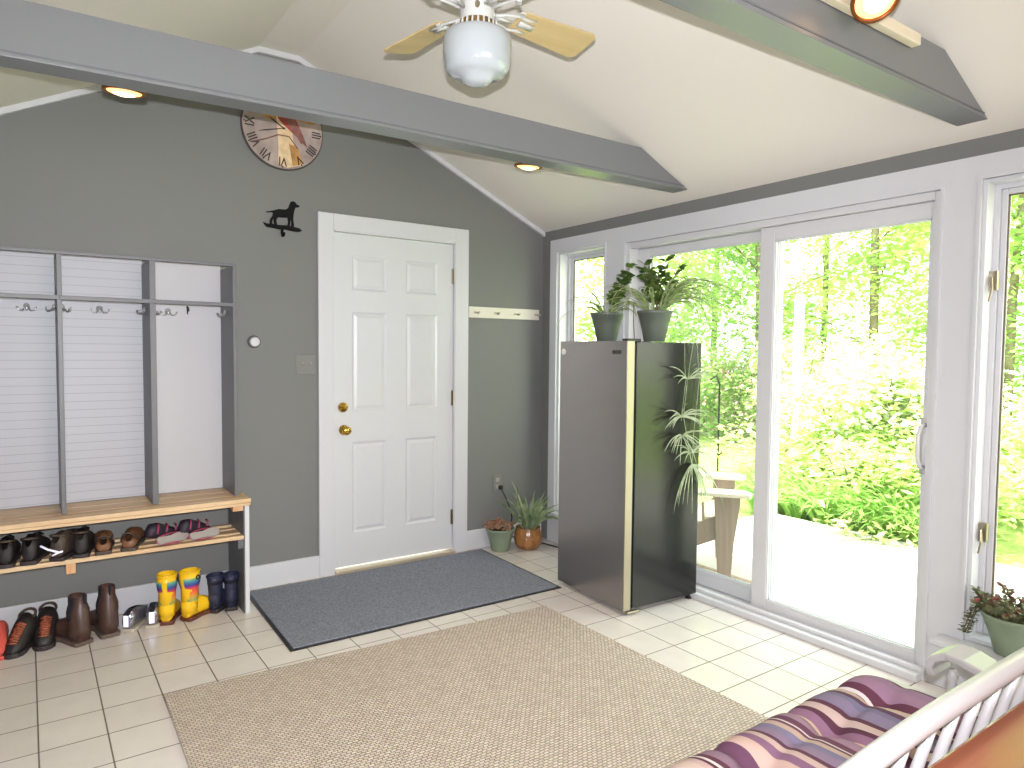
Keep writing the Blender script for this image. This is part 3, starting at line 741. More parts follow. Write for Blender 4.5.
# ------------------------------------------------------------------ fridge
fr = thing('fridge', 'tall narrow stainless front fridge standing before the sliding door', 'fridge')
def brushed(name, col, rough, metal, coat=0):
    m = mat(name, col, rough, metal, coat=coat); nt = m.node_tree; b = nt.nodes['Principled BSDF']
    tc = nt.nodes.new('ShaderNodeTexCoord'); mp = nt.nodes.new('ShaderNodeMapping'); mp.inputs['Scale'].default_value = (600,600,4)
    n = nt.nodes.new('ShaderNodeTexNoise'); n.inputs['Scale'].default_value = 1
    nt.links.new(tc.outputs['Object'], mp.inputs[0]); nt.links.new(mp.outputs[0], n.inputs[0])
    bp = nt.nodes.new('ShaderNodeBump'); bp.inputs['Strength'].default_value = .05; bp.inputs['Distance'].default_value = .001
    nt.links.new(n.outputs[0], bp.inputs['Height']); nt.links.new(bp.outputs[0], b.inputs['Normal'])
    return m
M_ss = brushed('stainless_front', (150,146,144), .27, .85)
M_sse = brushed('stainless_edge', (166,158,136), .35, .5)
M_fblk = mat('fridge_black_side', (26,27,26), .2, 0, spec=.5)
FX0, FX1, FY0, FY1, FZ = 0, .524, 0, .587, 1.42
fr.location = (-.576, -1.463, 0); fr.rotation_euler = (0, 0, R(-4))
MB().box(FX0+.062, FX1, FY0, FY1, .03, FZ-.004).build('cabinet', M_fblk, fr, bevel=.004)
dr = MB().box(FX0-.002, FX0+.0, FY0+.001, FY1, .022, FZ).box(FX0, FX0+.05, FY0+.001, FY1, .022, FZ).build('fridge_door', M_ss, fr, bevel=.004)
MB().box(FX0+.003, FX0+.047, FY0-.0012, FY0+.0015, .024, FZ-.003).build('door_edge', M_sse, dr)
MB().box(FX0+.05, FX0+.0625, FY0+.008, FY1-.008, .03, FZ-.012).build('door_gasket', M_black, fr)
MB().box(FX0-.0035, FX0-.002, FY0+.045, FY0+.115, FZ-.068, FZ-.048).build('badge', mat('badge_dark', (52,48,48), .4), dr)
lathe_x = MB(); lathe_x.loft([[(FX0-.002-h_, FY1-.035+r*math.cos(2*PI*i/20), FZ-.06+r*math.sin(2*PI*i/20)) for i in range(20)] for r, h_ in ((.018,0),(.018,.004),(.014,.006),(.001,.006))])
tag(lathe_x.xf(Matrix.Translation((-.576,-1.463,0)) @ Matrix.Rotation(R(-4), 4, 'Z')).build('round_magnet', M_white, smooth=False), 'small round white magnet at the upper left of the fridge door', 'magnet')
MB().box(FX0+.01, FX0+.1, FY0+.01, FY0+.055, FZ-.004, FZ+.012).build('hinge_cover', M_black, fr, bevel=.003)
for (x, y) in ((FX0+.07, FY0+.03), (FX1-.03, FY0+.03), (FX0+.07, FY1-.03), (FX1-.03, FY1-.03)):
    MB().lathe([(.018,0),(.018,.008),(.01,.012),(.01,.031)], x, y, n=16).build('foot', M_black, fr)
MB().box(FX0+.02, FX0+.1, FY0-.012, FY0+.01, .008, .02).build('lower_hinge', M_nickel, fr, bevel=.002)

# ------------------------------------------------------------------ wall fittings
ck = thing('wall_clock', 'round wall clock with roman numerals and a red bird picture', 'clock', (-1.862, -.002, 2.598))
M_face = mat('clock_face', (158,142,136), .5, noise=.3, nscale=9)
def disc(m, r, y0, y1, cx=0, cz=0, n=48): return m.prism([(cx+r*math.cos(2*PI*i/n), cz+r*math.sin(2*PI*i/n)) for i in range(n)], 'y', y0, y1)
disc(MB(), .229, -.018, 0).build('clock_body', mat('clock_edge', (70,58,58), .5), ck, bevel=.003)
disc(MB(), .222, -.0205, -.0175).build('clock_face', M_face, ck)
M_ochre = mat('ochre_paint', (176,130,74), .6, noise=.35, nscale=14); M_cream = mat('cream_paint', (216,188,150), .6, noise=.2, nscale=20)
M_bird = mat('bird_red', (150,62,54), .6, noise=.35, nscale=30); M_birdw = mat('bird_wing', (126,82,76), .6, noise=.3, nscale=30); M_ink = mat('clock_ink', (44,36,36), .6)
MB().prism([(-.16,.12),(-.1,.04),(-.02,.03),(.06,.06),(.17,.05),(.2,.09),(.15,.15),(.0,.205),(-.13,.16)], 'y', -.0213, -.0204).build('painted_sky', M_ochre, ck)
MB().prism([(-.04,.06),(.02,.07),(.05,-.02),(.06,-.1),(.1,-.19),(.02,-.215),(-.03,-.2),(-.03,-.08)], 'y', -.0218, -.0212).build('painted_post', M_cream, ck)
MB().prism([(.03,-.08),(.08,-.09),(.11,-.18),(.05,-.2)], 'y', -.0221, -.0217).build('painted_ochre_post', M_ochre, ck)
MB().prism([(-.045,.1),(-.02,.12),(.03,.105),(.07,.06),(.1,.0),(.115,-.05),(.1,-.07),(.075,-.035),(.04,-.01),(.0,.02),(-.03,.05)], 'y', -.0225, -.0219).build('painted_bird', M_bird, ck)
MB().prism([(.02,.075),(.07,.04),(.11,-.02),(.135,-.085),(.1,-.06),(.06,-.02),(.03,.02)], 'y', -.0229, -.0225).build('painted_wing', M_birdw, ck)
MB().tube([(-.17,-.023,-.1), (-.1,-.023,-.075), (-.03,-.023,-.04), (.03,-.023,-.04), (.08,-.023,-.1)], .0035, 5).build('painted_branch', M_birdw, ck)
for i, s in enumerate(['XII','I','II','III','IIII','V','VI','VII','VIII','IX','X','XI']):
    a = R(88-30*i)
    cu = bpy.data.curves.new('numeral', 'FONT'); cu.body = s; cu.size = .07; cu.extrude = .0008; cu.align_x = 'CENTER'; cu.align_y = 'CENTER'; cu.offset = .0006
    cu.materials.append(M_ink)
    o = curve_to_mesh('numeral', cu); o.parent = ck
    o.matrix_local = Matrix.Translation((.182*math.cos(a), -.0235, .182*math.sin(a))) @ Matrix.Rotation(PI/2, 4, 'X') @ Matrix.Rotation(a-PI/2, 4, 'Z') @ Matrix.Diagonal((.8, 1, 1, 1))
    disc(MB(), .0045, -.0225, -.0204, .213*math.cos(a), .213*math.sin(a), 8).build('hour_mark', M_ink, ck)
def hand(L, ang, w, y, nm):
    m = MB().prism([(0,-w),(L*.7,-w*1.6),(L,0),(L*.7,w*1.6),(0,w),(-.02,0)], 'y', y-.001, y)
    m.xf(Matrix.Rotation(-R(ang), 4, 'Y')); m.build(nm, M_ink, ck)
hand(.15, 195, .0022, -.026, 'minute_hand'); hand(.1, 148, .003, -.0245, 'hour_hand')
disc(MB(), .006, -.028, -.02, 0, 0, 12).build('hand_hub', M_ink, ck)

dog = MB()
dp = [(-.088,.055),(-.07,.058),(-.045,.066),(-.02,.076),(.02,.078),(.035,.088),(.042,.108),(.05,.126),(.064,.13),(.078,.124),(.084,.114),(.098,.11),(.1,.102),(.088,.097),(.076,.094),(.07,.078),(.066,.055),(.063,.03),(.066,.004),(.068,-.014),(.05,-.014),(.052,.006),(.05,.03),(.046,.006),(.044,-.012),(.03,-.012),(.034,.01),(.03,.032),(.0,.03),(-.02,.03),(-.03,.02),(-.032,.006),(-.028,-.012),(-.044,-.012),(-.048,.006),(-.045,.018),(-.054,.008),(-.056,-.004),(-.052,-.014),(-.068,-.014),(-.07,.0),(-.066,.016),(-.056,.03),(-.05,.046),(-.056,.054),(-.075,.05),(-.09,.05)]
dt = thing('dog_key_hook', 'black iron wall hook shaped as a standing labrador, left of the door', 'wall hook', (-1.868, 0, 2.075))
dog.prism(dp, 'y', -.006, -.001); dog.build('dog_silhouette', M_blackm, dt)
MB().prism([(-.105,-.005),(-.09,-.012),(-.06,-.01),(-.02,-.013),(.03,-.01),(.06,-.014),(.1,-.02),(.115,-.034),(.09,-.042),(.05,-.04),(.02,-.036),(-.02,-.038),(-.05,-.034),(-.085,-.032),(-.098,-.02)], 'y', -.006, -.0005).build('ground_bar', M_blackm, dt)
MB().tube([(0,-.004,-.034), (0,-.006,-.055), (0,-.018,-.072), (0,-.034,-.07), (0,-.038,-.056)], [.008,.009,.01,.009,.008], 8).build('hook', M_blackm, dt, smooth=True)

t = thing('wall_dial', 'small round white dial on the grey wall beside the locker', 'thermostat', (-2.027, 0, 1.4))
lathe_y([(.036,0),(.036,-.006),(.032,-.01),(.026,-.01)], 0, 0).build('dark_ring', mat('dial_ring', (84,82,76), .5), t, smooth=False)
lathe_y([(.027,-.008),(.027,-.02),(.023,-.026),(.001,-.027)], 0, 0).build('dial_knob', M_white, t, smooth=False)
MB().box(.012, .024, -.022, -.012, -.005, .005).build('dial_pointer', M_white, t)
M_plate = mat('grey_painted_plate', (118,119,117), .45)
t = thing('light_switch', 'grey painted double light switch plate left of the white door', 'light switch', (-1.735, 0, 1.272))
MB().box(-.058, .058, -.006, -.0005, -.058, .058).build('switch_plate', M_plate, t, bevel=.003)
for x in (-.023, .023):
    MB().prism([(-.0065,-.006),(-.0065,.004),(-.018,.012),(-.016,.002)], 'x', x-.005, x+.005).build('toggle', mat('ivory_toggle', (150,146,138), .4), t)
t = thing('wall_outlet', 'grey wall outlet with a plugged black cord above floor plants', 'outlet', (-.385, 0, .435))
MB().box(-.036, .036, -.006, -.0005, -.06, .06).build('outlet_plate', M_plate, t, bevel=.003)
for z in (-.024, .024): MB().box(-.016, .016, -.008, -.0055, z-.014, z+.014).build('socket', mat('socket_grey', (150,148,142), .4), t, bevel=.003)
cu = bpy.data.curves.new('power_cord', 'CURVE'); cu.dimensions = '3D'; cu.bevel_depth = .0045; cu.bevel_resolution = 2; cu.materials.append(M_black)
spn = cu.splines.new('NURBS'); cps = [(-.365,-.01,.405),(-.365,-.03,.395),(-.345,-.05,.34),(-.29,-.07,.2),(-.33,-.06,.1),(-.25,-.075,.012),(-.13,-.1,.008),(-.08,-.3,.008),(-.06,-.6,.008),(-.1,-.85,.02)]
spn.points.add(len(cps)-1)
for p_, c_ in zip(spn.points, cps): p_.co = (*c_, 1)
spn.use_endpoint_u = True; spn.order_u = 3
pc = curve_to_mesh('power_cord', cu)
tag(pc, 'black power cord running from the outlet behind floor plants to the fridge', 'cord')
MB().box(-.379, -.351, -.03, -.0085, .392, .42).build('plug', M_black, pc, bevel=.003)
# peg rail
t = thing('peg_rail', 'cream hook rail with small pegs between the door and the corner', 'coat rack', (0,0,0))
MB().box(-.63, -.042, -.016, -.0005, 1.584, 1.658).build('rail_board', mat('cream_paint_rail', (214,210,198), .45), t, bevel=.002)
for x in (-.572, -.41, -.24, -.062):
    k = MB().box(x-.02, x+.02, -.022, -.0162, 1.612, 1.628); k.tube([(x, -.022, 1.62), (x, -.04, 1.612), (x, -.052, 1.622)], .006, 8)
    k.build('peg', mat('peg_silver', (190,182,170), .3, .5), t, smooth=False)

# ------------------------------------------------------------------ plants
def ribbon(m, pts, ws, side):
    """leaf blade: folded strip through pts"""
    vs = []; n = len(pts)
    for k, (p, w_) in enumerate(zip(pts, ws)):
        p = Vector(p); t = (Vector(pts[min(k+1, n-1)])-Vector(pts[max(k-1, 0)])).normalized()
        a = t.cross(Vector(side)); 
        if a.length < 1e-5: a = t.orthogonal()
        a.normalize(); b = a.cross(t)
        vs += [p-a*w_, p-b*w_*.25*0, p+a*w_]
    fs = []
    for k in range(n-1):
        fs += [(3*k, 3*k+1, 3*k+4, 3*k+3), (3*k+1, 3*k+2, 3*k+5, 3*k+4)]
    m.add(vs, fs)
def arch_blade(m, base, az, L, el, droop, w, rnd=random, seg=8):
    """arching blade: starts at elevation el and bends down by droop radians"""
    p = Vector(base); pts = [p.copy()]; e = el
    for k in range(seg):
        p = p + Vector((math.cos(az)*math.cos(e), math.sin(az)*math.cos(e), math.sin(e)))*(L/seg)
        pts.append(p.copy()); e -= droop/seg*(.5+k/seg)
    ws = [w*(.55+.45*math.sin(PI*min(1, k/seg*1.4)/1.4*1.1)) * (1 if k < seg*.6 else max(.06, (1-(k/seg-.6)/.4)**.8)) for k in range(seg+1)]
    ribbon(m, pts, ws, (rnd.gauss(0,.5), rnd.gauss(0,.5), .7))
    return p
def leaf(m, base, d, up, L, w):
    d = Vector(d).normalized(); a = d.cross(Vector(up))
    if a.length < 1e-4: a = d.orthogonal()
    a.normalize(); b = a.cross(d).normalized()
    base = Vector(base)
    prof = [(0,.05),(.2,.7),(.45,1),(.7,.8),(.9,.35),(1,0)]
    vs = []
    for t, k in prof:
        c = base+d*L*t+b*L*(.12*math.sin(PI*t)); vs += [c-a*w*k/2, c-b*w*.12*k, c+a*w*k/2]
    fs = []
    for k in range(len(prof)-1): fs += [(3*k,3*k+1,3*k+4,3*k+3),(3*k+1,3*k+2,3*k+5,3*k+4)]
    m.add(vs, fs)
def pot(t, prof, matp, soil_z, soil_r, n=36, name='pot'):
    MB().lathe(prof, n=n, cap1=False).build(name, matp, t, smooth=True)
    MB().lathe([(soil_r, soil_z-.01), (soil_r, soil_z), (.001, soil_z+.004)], n=24, cap0=True, cap1=False).build('soil', M_soil, t)
M_soil = mat('soil', (58,44,34), .95, noise=.4, nscale=60)
M_greenpot = mat('sage_green_pot', (124,138,116), .45)
M_greypot = mat('grey_green_pot', (84,92,84), .45)
M_orangepot = ramp = mat('amber_glazed_pot', (150,104,62), .22, noise=.4, nscale=18)
M_spider = leafmat('spider_leaf', (112,132,80), (168,182,132), 30, .3)
M_pale = leafmat('pale_plantlet', (150,164,128), (196,206,176), 30, .3)
M_leafdk = leafmat('dark_leaf', (52,78,34), (92,116,52), 20, .3, .4)
M_leafgr = leafmat('strap_leaf', (96,120,82), (164,176,140), 12, .25, .4)
M_stem = mat('plant_stem', (96,86,56), .7)
M_dried = leafmat('dried_rosette', (128,86,72), (176,140,108), 40, .15)
M_succ = leafmat('succulent_leaf', (74,88,60), (130,128,92), 35, .15)
M_succr = leafmat('reddish_leaf', (140,60,66), (112,96,70), 25, .2)

# floor plants
t = thing('potted_strap_plant', 'strap-leaved plant in an amber ribbed pot on the corner tiles', 'plant', (-.25, -.19, 0))
prof = [(.05,0),(.07,.004),(.088,.03),(.097,.07),(.095,.105),(.086,.13),(.082,.14),(.086,.148),(.08,.15),(.076,.142),(.078,.12)]
nn = 48
rings = [[(r*(1+.02*math.cos(16*2*PI*i/nn))*math.cos(2*PI*i/nn), r*(1+.02*math.cos(16*2*PI*i/nn))*math.sin(2*PI*i/nn), z) for i in range(nn)] for r, z in prof]
MB().loft(rings, True, False).build('ribbed_pot', M_orangepot, t, smooth=True)
MB().lathe([(.078,.115),(.078,.125),(.001,.128)], n=24, cap1=False).build('soil', M_soil, t)
rnd = random.Random(3); m = MB()
for i in range(44):
    az = rnd.uniform(0, 2*PI); 
    L = rnd.uniform(.24, .42)
    el = rnd.uniform(.9, 1.45)
    if math.sin(az) > .3: el = rnd.uniform(1.25, 1.5); L *= .9
    if math.cos(az) > .4: L = min(L, .27)
    arch_blade(m, (.03*math.cos(az), .03*math.sin(az), .125), az, L, el, rnd.uniform(.3, 1.9), rnd.uniform(.008, .013), rnd)
for az, L in ((2.9,.3),(3.5,.33),(2.4,.28)): arch_blade(m, (0,0,.125), az, L, 1.25, 1.1, .009)
arch_blade(m, (.02,-.03,.125), -.9, .36, 1.0, 3.4, .012); arch_blade(m, (.03,-.02,.125), -.7, .3, 1.1, 3.2, .011)
m.build('strap_leaves', M_leafgr, t, smooth=True)
m = MB(); m.tube([(-.02,0,.12), (-.05,.0,.25), (-.09,.0,.36), (-.085,.01,.42)], .003, 5); m.build('flower_stalk', M_stem, t)

def tapered(r0, r1, h, lip=.006):
    return [(r0*.96,0),(r0,.004),(r0+(r1-r0)*.55,h*.55),(r1,h-.02),(r1+lip*.4,h-.018),(r1+lip,h-.004),(r1+lip*.7,h),(r1-.003,h-.001),(r1-.006,h-.03)]
t = thing('potted_succulent', 'sage green pot of dried pinkish rosettes beside the door casing', 'plant', (-.44, -.128, 0))
pot(t, tapered(.06, .096, .155), M_greenpot, .138, .088)
m = MB(); rnd = random.Random(5)
for i in range(60):
    a = rnd.uniform(0, 2*PI); r = .095*math.sqrt(rnd.random()); b0 = Vector((r*math.cos(a)*1.1, r*math.sin(a)*1.1, .15+rnd.uniform(0,.04)))
    for k in range(9):
        q = k*2.4; leaf(m, b0, (math.cos(q), math.sin(q), .5+.1*k), (rnd.gauss(0,.6), rnd.gauss(0,.6), .6), rnd.uniform(.018,.028), .012)
m.build('dried_rosettes', M_dried, t, smooth=True)

# pots on the fridge
def spider(t, n, Lr, seed, z, az_bias=None, w=.006, name='spider_leaves', drop=(1.6,2.8)):
    m = MB(); r = random.Random(seed)
    for i in range(n):
        az = r.uniform(0, 2*PI) if az_bias is None or r.random() < .5 else r.gauss(az_bias, .5)
        arch_blade(m, (.03*math.cos(az), .03*math.sin(az), z), az, r.uniform(*Lr), r.uniform(.7, 1.35), r.uniform(*drop), w*r.uniform(.7,1.1), r, 9)
    m.build(name, M_spider, t, smooth=True)
def leafy(t, stems, seed, z0, leafL=.045, leafw=.018, mt=None, name='leafy_shoots'):
    m = MB(); s = MB(); r = random.Random(seed)
    for (dx, dy, H) in stems:
        pts = [Vector((0,0,z0))]
        for k in range(1, 8):
            u = k/7; pts.append(Vector((dx*u+r.uniform(-.004,.004), dy*u+r.uniform(-.004,.004), z0+H*u-.2*abs(dx)*u*u)))
        s.tube(pts, [.0035*(1-.5*k/7) for k in range(8)], 5)
        for k in range(2, 8):
            for q in range(5 if k > 3 else 3):
                az = r.uniform(0, 2*PI); leaf(m, pts[k], (math.cos(az), math.sin(az), r.uniform(-.2,.7)), (r.gauss(0,.8), r.gauss(0,.8), .5), leafL*r.uniform(.6,1.1), leafw*r.uniform(.7,1.1))
    o = s.build('stems', M_stem, t); m.build(name, mt or M_leafdk, t, smooth=True)
t = thing('potted_spider_plant', 'grey pot with thin arching leaves at the left on the fridge', 'plant', (-.33, -1.04, FZ+.0005))
pot(t, tapered(.056, .09, .165), M_greypot, .147, .082)
spider(t, 24, (.15, .3), 11, .15)
m = MB(); arch_blade(m, (-.04,.05,.15), 2.2, .34, .5, 2.9, .003, seg=12); m.build('trailing_runner', M_spider, t)
leafy(t, [(.02,-.13,.22),(.0,-.17,.26),(.03,-.1,.18),(.0,-.15,.2)], 3, .15, .06, .028)

t = thing('potted_spider_plant', 'grey-green pot with long trailing plantlets at the right on the fridge', 'plant', (-.29, -1.375, FZ+.0005))
pot(t, tapered(.056, .09, .165), M_greypot, .147, .082)
spider(t, 74, (.26, .5), 21, .15, R(-45), .0055, drop=(2.2,3.4))
leafy(t, [(-.03,.05,.27),(-.01,.08,.24),(.02,-.05,.28),(.05,-.12,.25),(.0,-.02,.22),(-.05,.0,.24),(.06,-.06,.2)], 8, .15, .06, .028)
m = MB()
for az, L_, el_ in ((-2.2,.3,.9),(-1.9,.36,1.0),(-2.6,.26,1.0),(-1.2,.38,.9),(-.6,.42,.9),(-.3,.46,.8),(-1.5,.34,1.1),(-.9,.46,.7)):
    arch_blade(m, (.05*math.cos(az), .05*math.sin(az), .155), az, L_*1.35, el_+.25, 3.3, .0055, random, 12)
m.build('drooping_leaves', M_spider, t, smooth=True)
MB().tube([(-.075,.075,.0), (-.075,.085,.12), (-.07,.09,.2)], .002, 5).build('plant_tag_stake', M_redsole, t)
# trailing runners with plantlets down the fridge side (local coordinates)
m = MB(); r = random.Random(9)
def runner(pts): m.tube(pts, .0016, 5)
X0 = .17; Y0 = -.128
runner([(.03,-.06,.15), (.04,-.1,.19), (.06,Y0-.03,.02), (.085,Y0-.012,-.12), (.1,Y0-.01,-.2), (.07,Y0-.01,-.42)])
runner([(.03,-.06,.13), (.08,-.12,.15), (.13,Y0-.03,.0), (.11,Y0-.012,-.2), (.085,Y0-.012,-.4), (.15,Y0-.01,-.62)])
runner([(.03,-.06,.13), (.1,-.12,.14), (.16,Y0-.03,-.02), (.205,Y0-.012,-.2), (.17,Y0-.01,-.5), (.16,Y0-.01,-.72)])
def plantlet(c, n, L, down):
    for i in range(n):
        a = r.uniform(0, 2*PI)
        d = Vector((math.cos(a), -abs(math.sin(a))*.45, .5-down+r.uniform(-.3,.6))).normalized()
        p = Vector(c); pts = [p.copy()]; k = r.uniform(.6, 1)*L
        for s_ in range(7):
            p = p+d*k/7; p.y = min(p.y, Y0-.006); pts.append(p.copy()); d = (d+Vector((0,0,-.14-.1*down))).normalized()
        ribbon(m, pts, [.0025,.0032,.0036,.0034,.003,.0024,.0015,.0005], (0,-1,0.2))
plantlet((.11,Y0-.012,-.2), 12, .2, .0)
plantlet((.07,Y0-.012,-.4), 20, .19, .2)
plantlet((.075,Y0-.012,-.5), 18, .2, .7)
plantlet((.15,Y0-.012,-.6), 14, .18, .1)
plantlet((.16,Y0-.012,-.66), 24, .32, 1.3)
m.build('hanging_plantlets', M_pale, t, smooth=True)

# pot on the low sill
t = thing('potted_jade_plant', 'sage green pot of trailing succulents on the low right window sill', 'plant', (.0, -2.985, .2225))
pot(t, tapered(.062, .105, .155), M_greenpot, .13, .095)
m = MB(); m2 = MB(); s = MB(); r = random.Random(14)
for i in range(46):
    a = r.uniform(0, 2*PI); rr_ = .09*math.sqrt(r.random()); p = Vector((rr_*math.cos(a)*.9, rr_*math.sin(a), .135)); out = Vector((math.cos(a)*.5, math.sin(a), 0))
    d = (out*r.uniform(.1,.7)+Vector((0,0,r.uniform(.3,1)))).normalized(); L = r.uniform(.04,.1); pts = [p.copy()]
    for k in range(7):
        p = p+d*L/7; d = (d+Vector((0,0,-.08))+out*.03).normalized(); pts.append(p.copy())
        for q in range(3):
            az = r.uniform(0, 2*PI); leaf(m2 if (r.random() < .25 and p.z > .17) else m, p, (math.cos(az), math.sin(az), .5), (r.gauss(0,.7), r.gauss(0,.7), .6), r.uniform(.02,.032), .016)
    s.tube(pts, .002, 4)
for yy in (.095, .105, .085):      # trailing stems over the rim toward the slider
    p = Vector((-.03,yy-.01,.15)); pts = [p.copy()]
    for k in range(10):
        p = p+Vector((-.004+r.uniform(-.004,.004), .012 if k < 3 else .003, .004 if k < 2 else -.013)); pts.append(p.copy())
        for q in range(3):
            az = r.uniform(0, 2*PI); leaf(m, p, (math.cos(az), math.sin(az), .2), (0,0,1), r.uniform(.018,.028), .011)
    s.tube(pts, .002, 4)
s.build('stems', M_stem, t); m.build('succulent_leaves', M_succ, t, smooth=True); m2.build('reddish_leaves', M_succr, t, smooth=True)

# ------------------------------------------------------------------ white spindle bench with cushion
M_wp = mat('white_bench_paint', (176,172,174), .3)
bn = thing('spindle_bench', 'white wooden bench with spindle back facing the rug', 'bench', (0,0,0))
bx0, bx1 = -3.1+.55, -1.0
seat_z = .41
MB().box(bx0, bx1+.01, -3.52, -3.0, seat_z-.035, seat_z).build('bench_seat', M_wp, bn, bevel=.012)
def back_pt(x, z): return (x, -3.445-.105*(z-.41)/.41, z)
def top_z(x):
    return .833-.2*max(0, abs(x+1.78)-.12)**2
pts = [back_pt(bx0+(bx1-bx0)*i/24, top_z(bx0+(bx1-bx0)*i/24)) for i in range(25)]
MB().tube(pts, (.0165), 12).build('top_rail', M_wp, bn, smooth=True)
n = int((bx1-bx0)/.078)
for i in range(1, n):
    x = -1.739+.078*(i-n+9) 
    if x < bx0+.02 or x > bx1-.02: continue
    a = Vector(back_pt(x, seat_z-.005)); b = Vector(back_pt(x, top_z(x)-.01)); mid = (a+b)/2
    MB().tube([a, a+(b-a)*.3, mid, a+(b-a)*.75, b], [.0075,.009,.0095,.009,.0075], 10).build('spindle', M_wp, bn, smooth=True)
for x in (bx0+.01, bx1-.01):
    MB().tube([back_pt(x, .4), back_pt(x, .6), back_pt(x, top_z(x)-.01)], [.018,.016,.014], 12).build('back_post', M_wp, bn, smooth=True)
for x, sg in ((bx0+.01, -1), (bx1-.01, 1)):
    w_ = .05; rows = []
    path = [(-3.49,.5),(-3.42,.508),(-3.35,.52),(-3.29,.533),(-3.225,.545),(-3.175,.543),(-3.143,.524),(-3.132,.498),(-3.14,.474)]
    m = MB(); rings = []
    for k, (yy, zz) in enumerate(path):
        ww = w_*(.7 if k == 0 else 1)*(1.15 if 3 < k < 8 else 1); tck = .011
        a = path[max(k-1,0)]; b = path[min(k+1, len(path)-1)]; tv = Vector((0, b[0]-a[0], b[1]-a[1])).normalized(); nv = Vector((0, -tv.z, tv.y))
        if nv.z < 0 and k < 4: nv = -nv
        nv = Vector((0, -tv.z, tv.y)); xo = x+sg*(.03-.016*max(0,5-k))
        rings.append([tuple(Vector((xo-ww, yy, zz))+nv*tck), tuple(Vector((xo+ww, yy, zz))+nv*tck), tuple(Vector((xo+ww, yy, zz))-nv*tck), tuple(Vector((xo-ww, yy, zz))-nv*tck)])
    m.loft(rings); m.build('arm_rest', M_wp, bn, bevel=.006)
    for yy in (-3.185, -3.28, -3.38):
        MB().tube([(x, yy, seat_z-.01), (x, yy, .44), (x, yy, .47), (x, yy, .485), (x, yy, .495), (x, yy, .505)], [.01,.016,.011,.016,.012,.01], 10).build('arm_post', M_wp, bn, smooth=True)
for x in (bx0+.07, bx1-.06):
    for yy in (-3.06, -3.46):
        MB().tube([(x, yy, .38), (x, yy, .3), (x, yy, .22), (x, yy, .12), (x, yy, .0135)], [.02,.016,.022,.018,.014], 12).build('leg', M_wp, bn, smooth=True)
    MB().tube([(x, -3.06, .16), (x, -3.46, .16)], .011, 8).build('stretcher', M_wp, bn, smooth=True)

stops = [(0,(119,87,109)),(.035,(174,150,143)),(.06,(87,55,70)),(.08,(129,109,133)),(.13,(117,108,136)),(.17,(173,150,138)),(.20,(99,64,82)),(.215,(197,184,183)),(.225,(96,61,79)),(.26,(142,112,131)),(.31,(132,119,146)),(.34,(177,153,133)),(.37,(124,91,111)),(.40,(81,48,63)),(.425,(181,157,153)),(.47,(84,50,65)),(.50,(123,109,135)),(.57,(109,102,128)),(.60,(87,57,82)),(.635,(179,156,146)),(.70,(173,147,142)),(.73,(83,45,60)),(.745,(199,189,189)),(.76,(89,51,67)),(.79,(139,108,130)),(.85,(133,105,129)),(.9,(91,59,79)),(.95,(176,148,138))]
cm, nt, mr = ramp_axis('striped_cushion', 'X', stops[:30], .85, lo=-1.76, hi=-1.16, interp='CONSTANT')
# repeat the stripe sequence and wobble a little
no = nt.nodes.new('ShaderNodeTexNoise'); no.inputs['Scale'].default_value = 6
tcn = [q_ for q_ in nt.nodes if q_.type == 'TEX_COORD'][0]; nt.links.new(tcn.outputs['Object'], no.inputs['Vector'])
ramp_n = [q_ for q_ in nt.nodes if q_.type == 'VALTORGB'][0]
mr.clamp = False
fr_ = math_node(nt, 'FRACT', math_node(nt, 'ADD', math_node(nt, 'ADD', mr.outputs[0], math_node(nt, 'MULTIPLY', no.outputs['Fac'], .02)), 4.0)); nt.links.new(fr_, ramp_n.inputs[0])
nt.nodes['Principled BSDF'].inputs['Specular IOR Level'].default_value = .2
cx0, cx1, cy0, cy1 = bx0+.07, -1.17, -3.44, -3.02
tufts = [(x, y) for x in (-1.32, -1.55, -1.82, -2.09, -2.36) for y in (-3.15, -3.32)]
def cushion_pt(x, y, top):
    u = (x-cx0)/(cx1-cx0); v = (y-cy0)/(cy1-cy0)
    ed = min(1, min(u, 1-u)*(cx1-cx0)/.09) ; ev = min(1, min(v, 1-v)*(cy1-cy0)/.09)
    k = math.sqrt(max(0, 1-(1-ed)**2))*math.sqrt(max(0, 1-(1-ev)**2))
    h = .055*k
    if top:
        for (tx, ty) in tufts:
            d2 = ((x-tx)**2+(y-ty)**2); h -= .038*math.exp(-d2/.0011) + .012*math.exp(-d2/.008)
        # creases between tufts
        for (tx, ty) in tufts:
            if abs(x-tx) < .14: h -= .007*math.exp(-((y-ty)/.018)**2)*k
            h -= .01*math.exp(-((x-tx)/.02)**2)*k*(1 if cy0 < y < cy1 else 0)
        h += .003*math.sin(x*37+y*11)*k
        return (x, y, .456+h)
    return (x, y, .456-.042*k)
NU, NV = 150, 56
m = MB()
m.grid(lambda u, v: cushion_pt(cx0+(cx1-cx0)*u, cy0+(cy1-cy0)*v, True), NU, NV)
m.grid(lambda u, v: cushion_pt(cx1-(cx1-cx0)*u, cy0+(cy1-cy0)*v, False), 60, 20)
cu_ = thing('seat_cushion', 'purple and peach striped tufted cushion on the white bench', 'cushion')
m.build('cushion_body', cm, cu_, smooth=True)
for (tx, ty) in tufts:
    MB().lathe([(.011,.0),(.012,.003),(.006,.006),(.001,.007)], tx, ty, n=12, z0=cushion_pt(tx, ty, True)[2]-.001).build('tuft_button', mat('tuft_button', (120,76,104), .8), cu_, smooth=True)

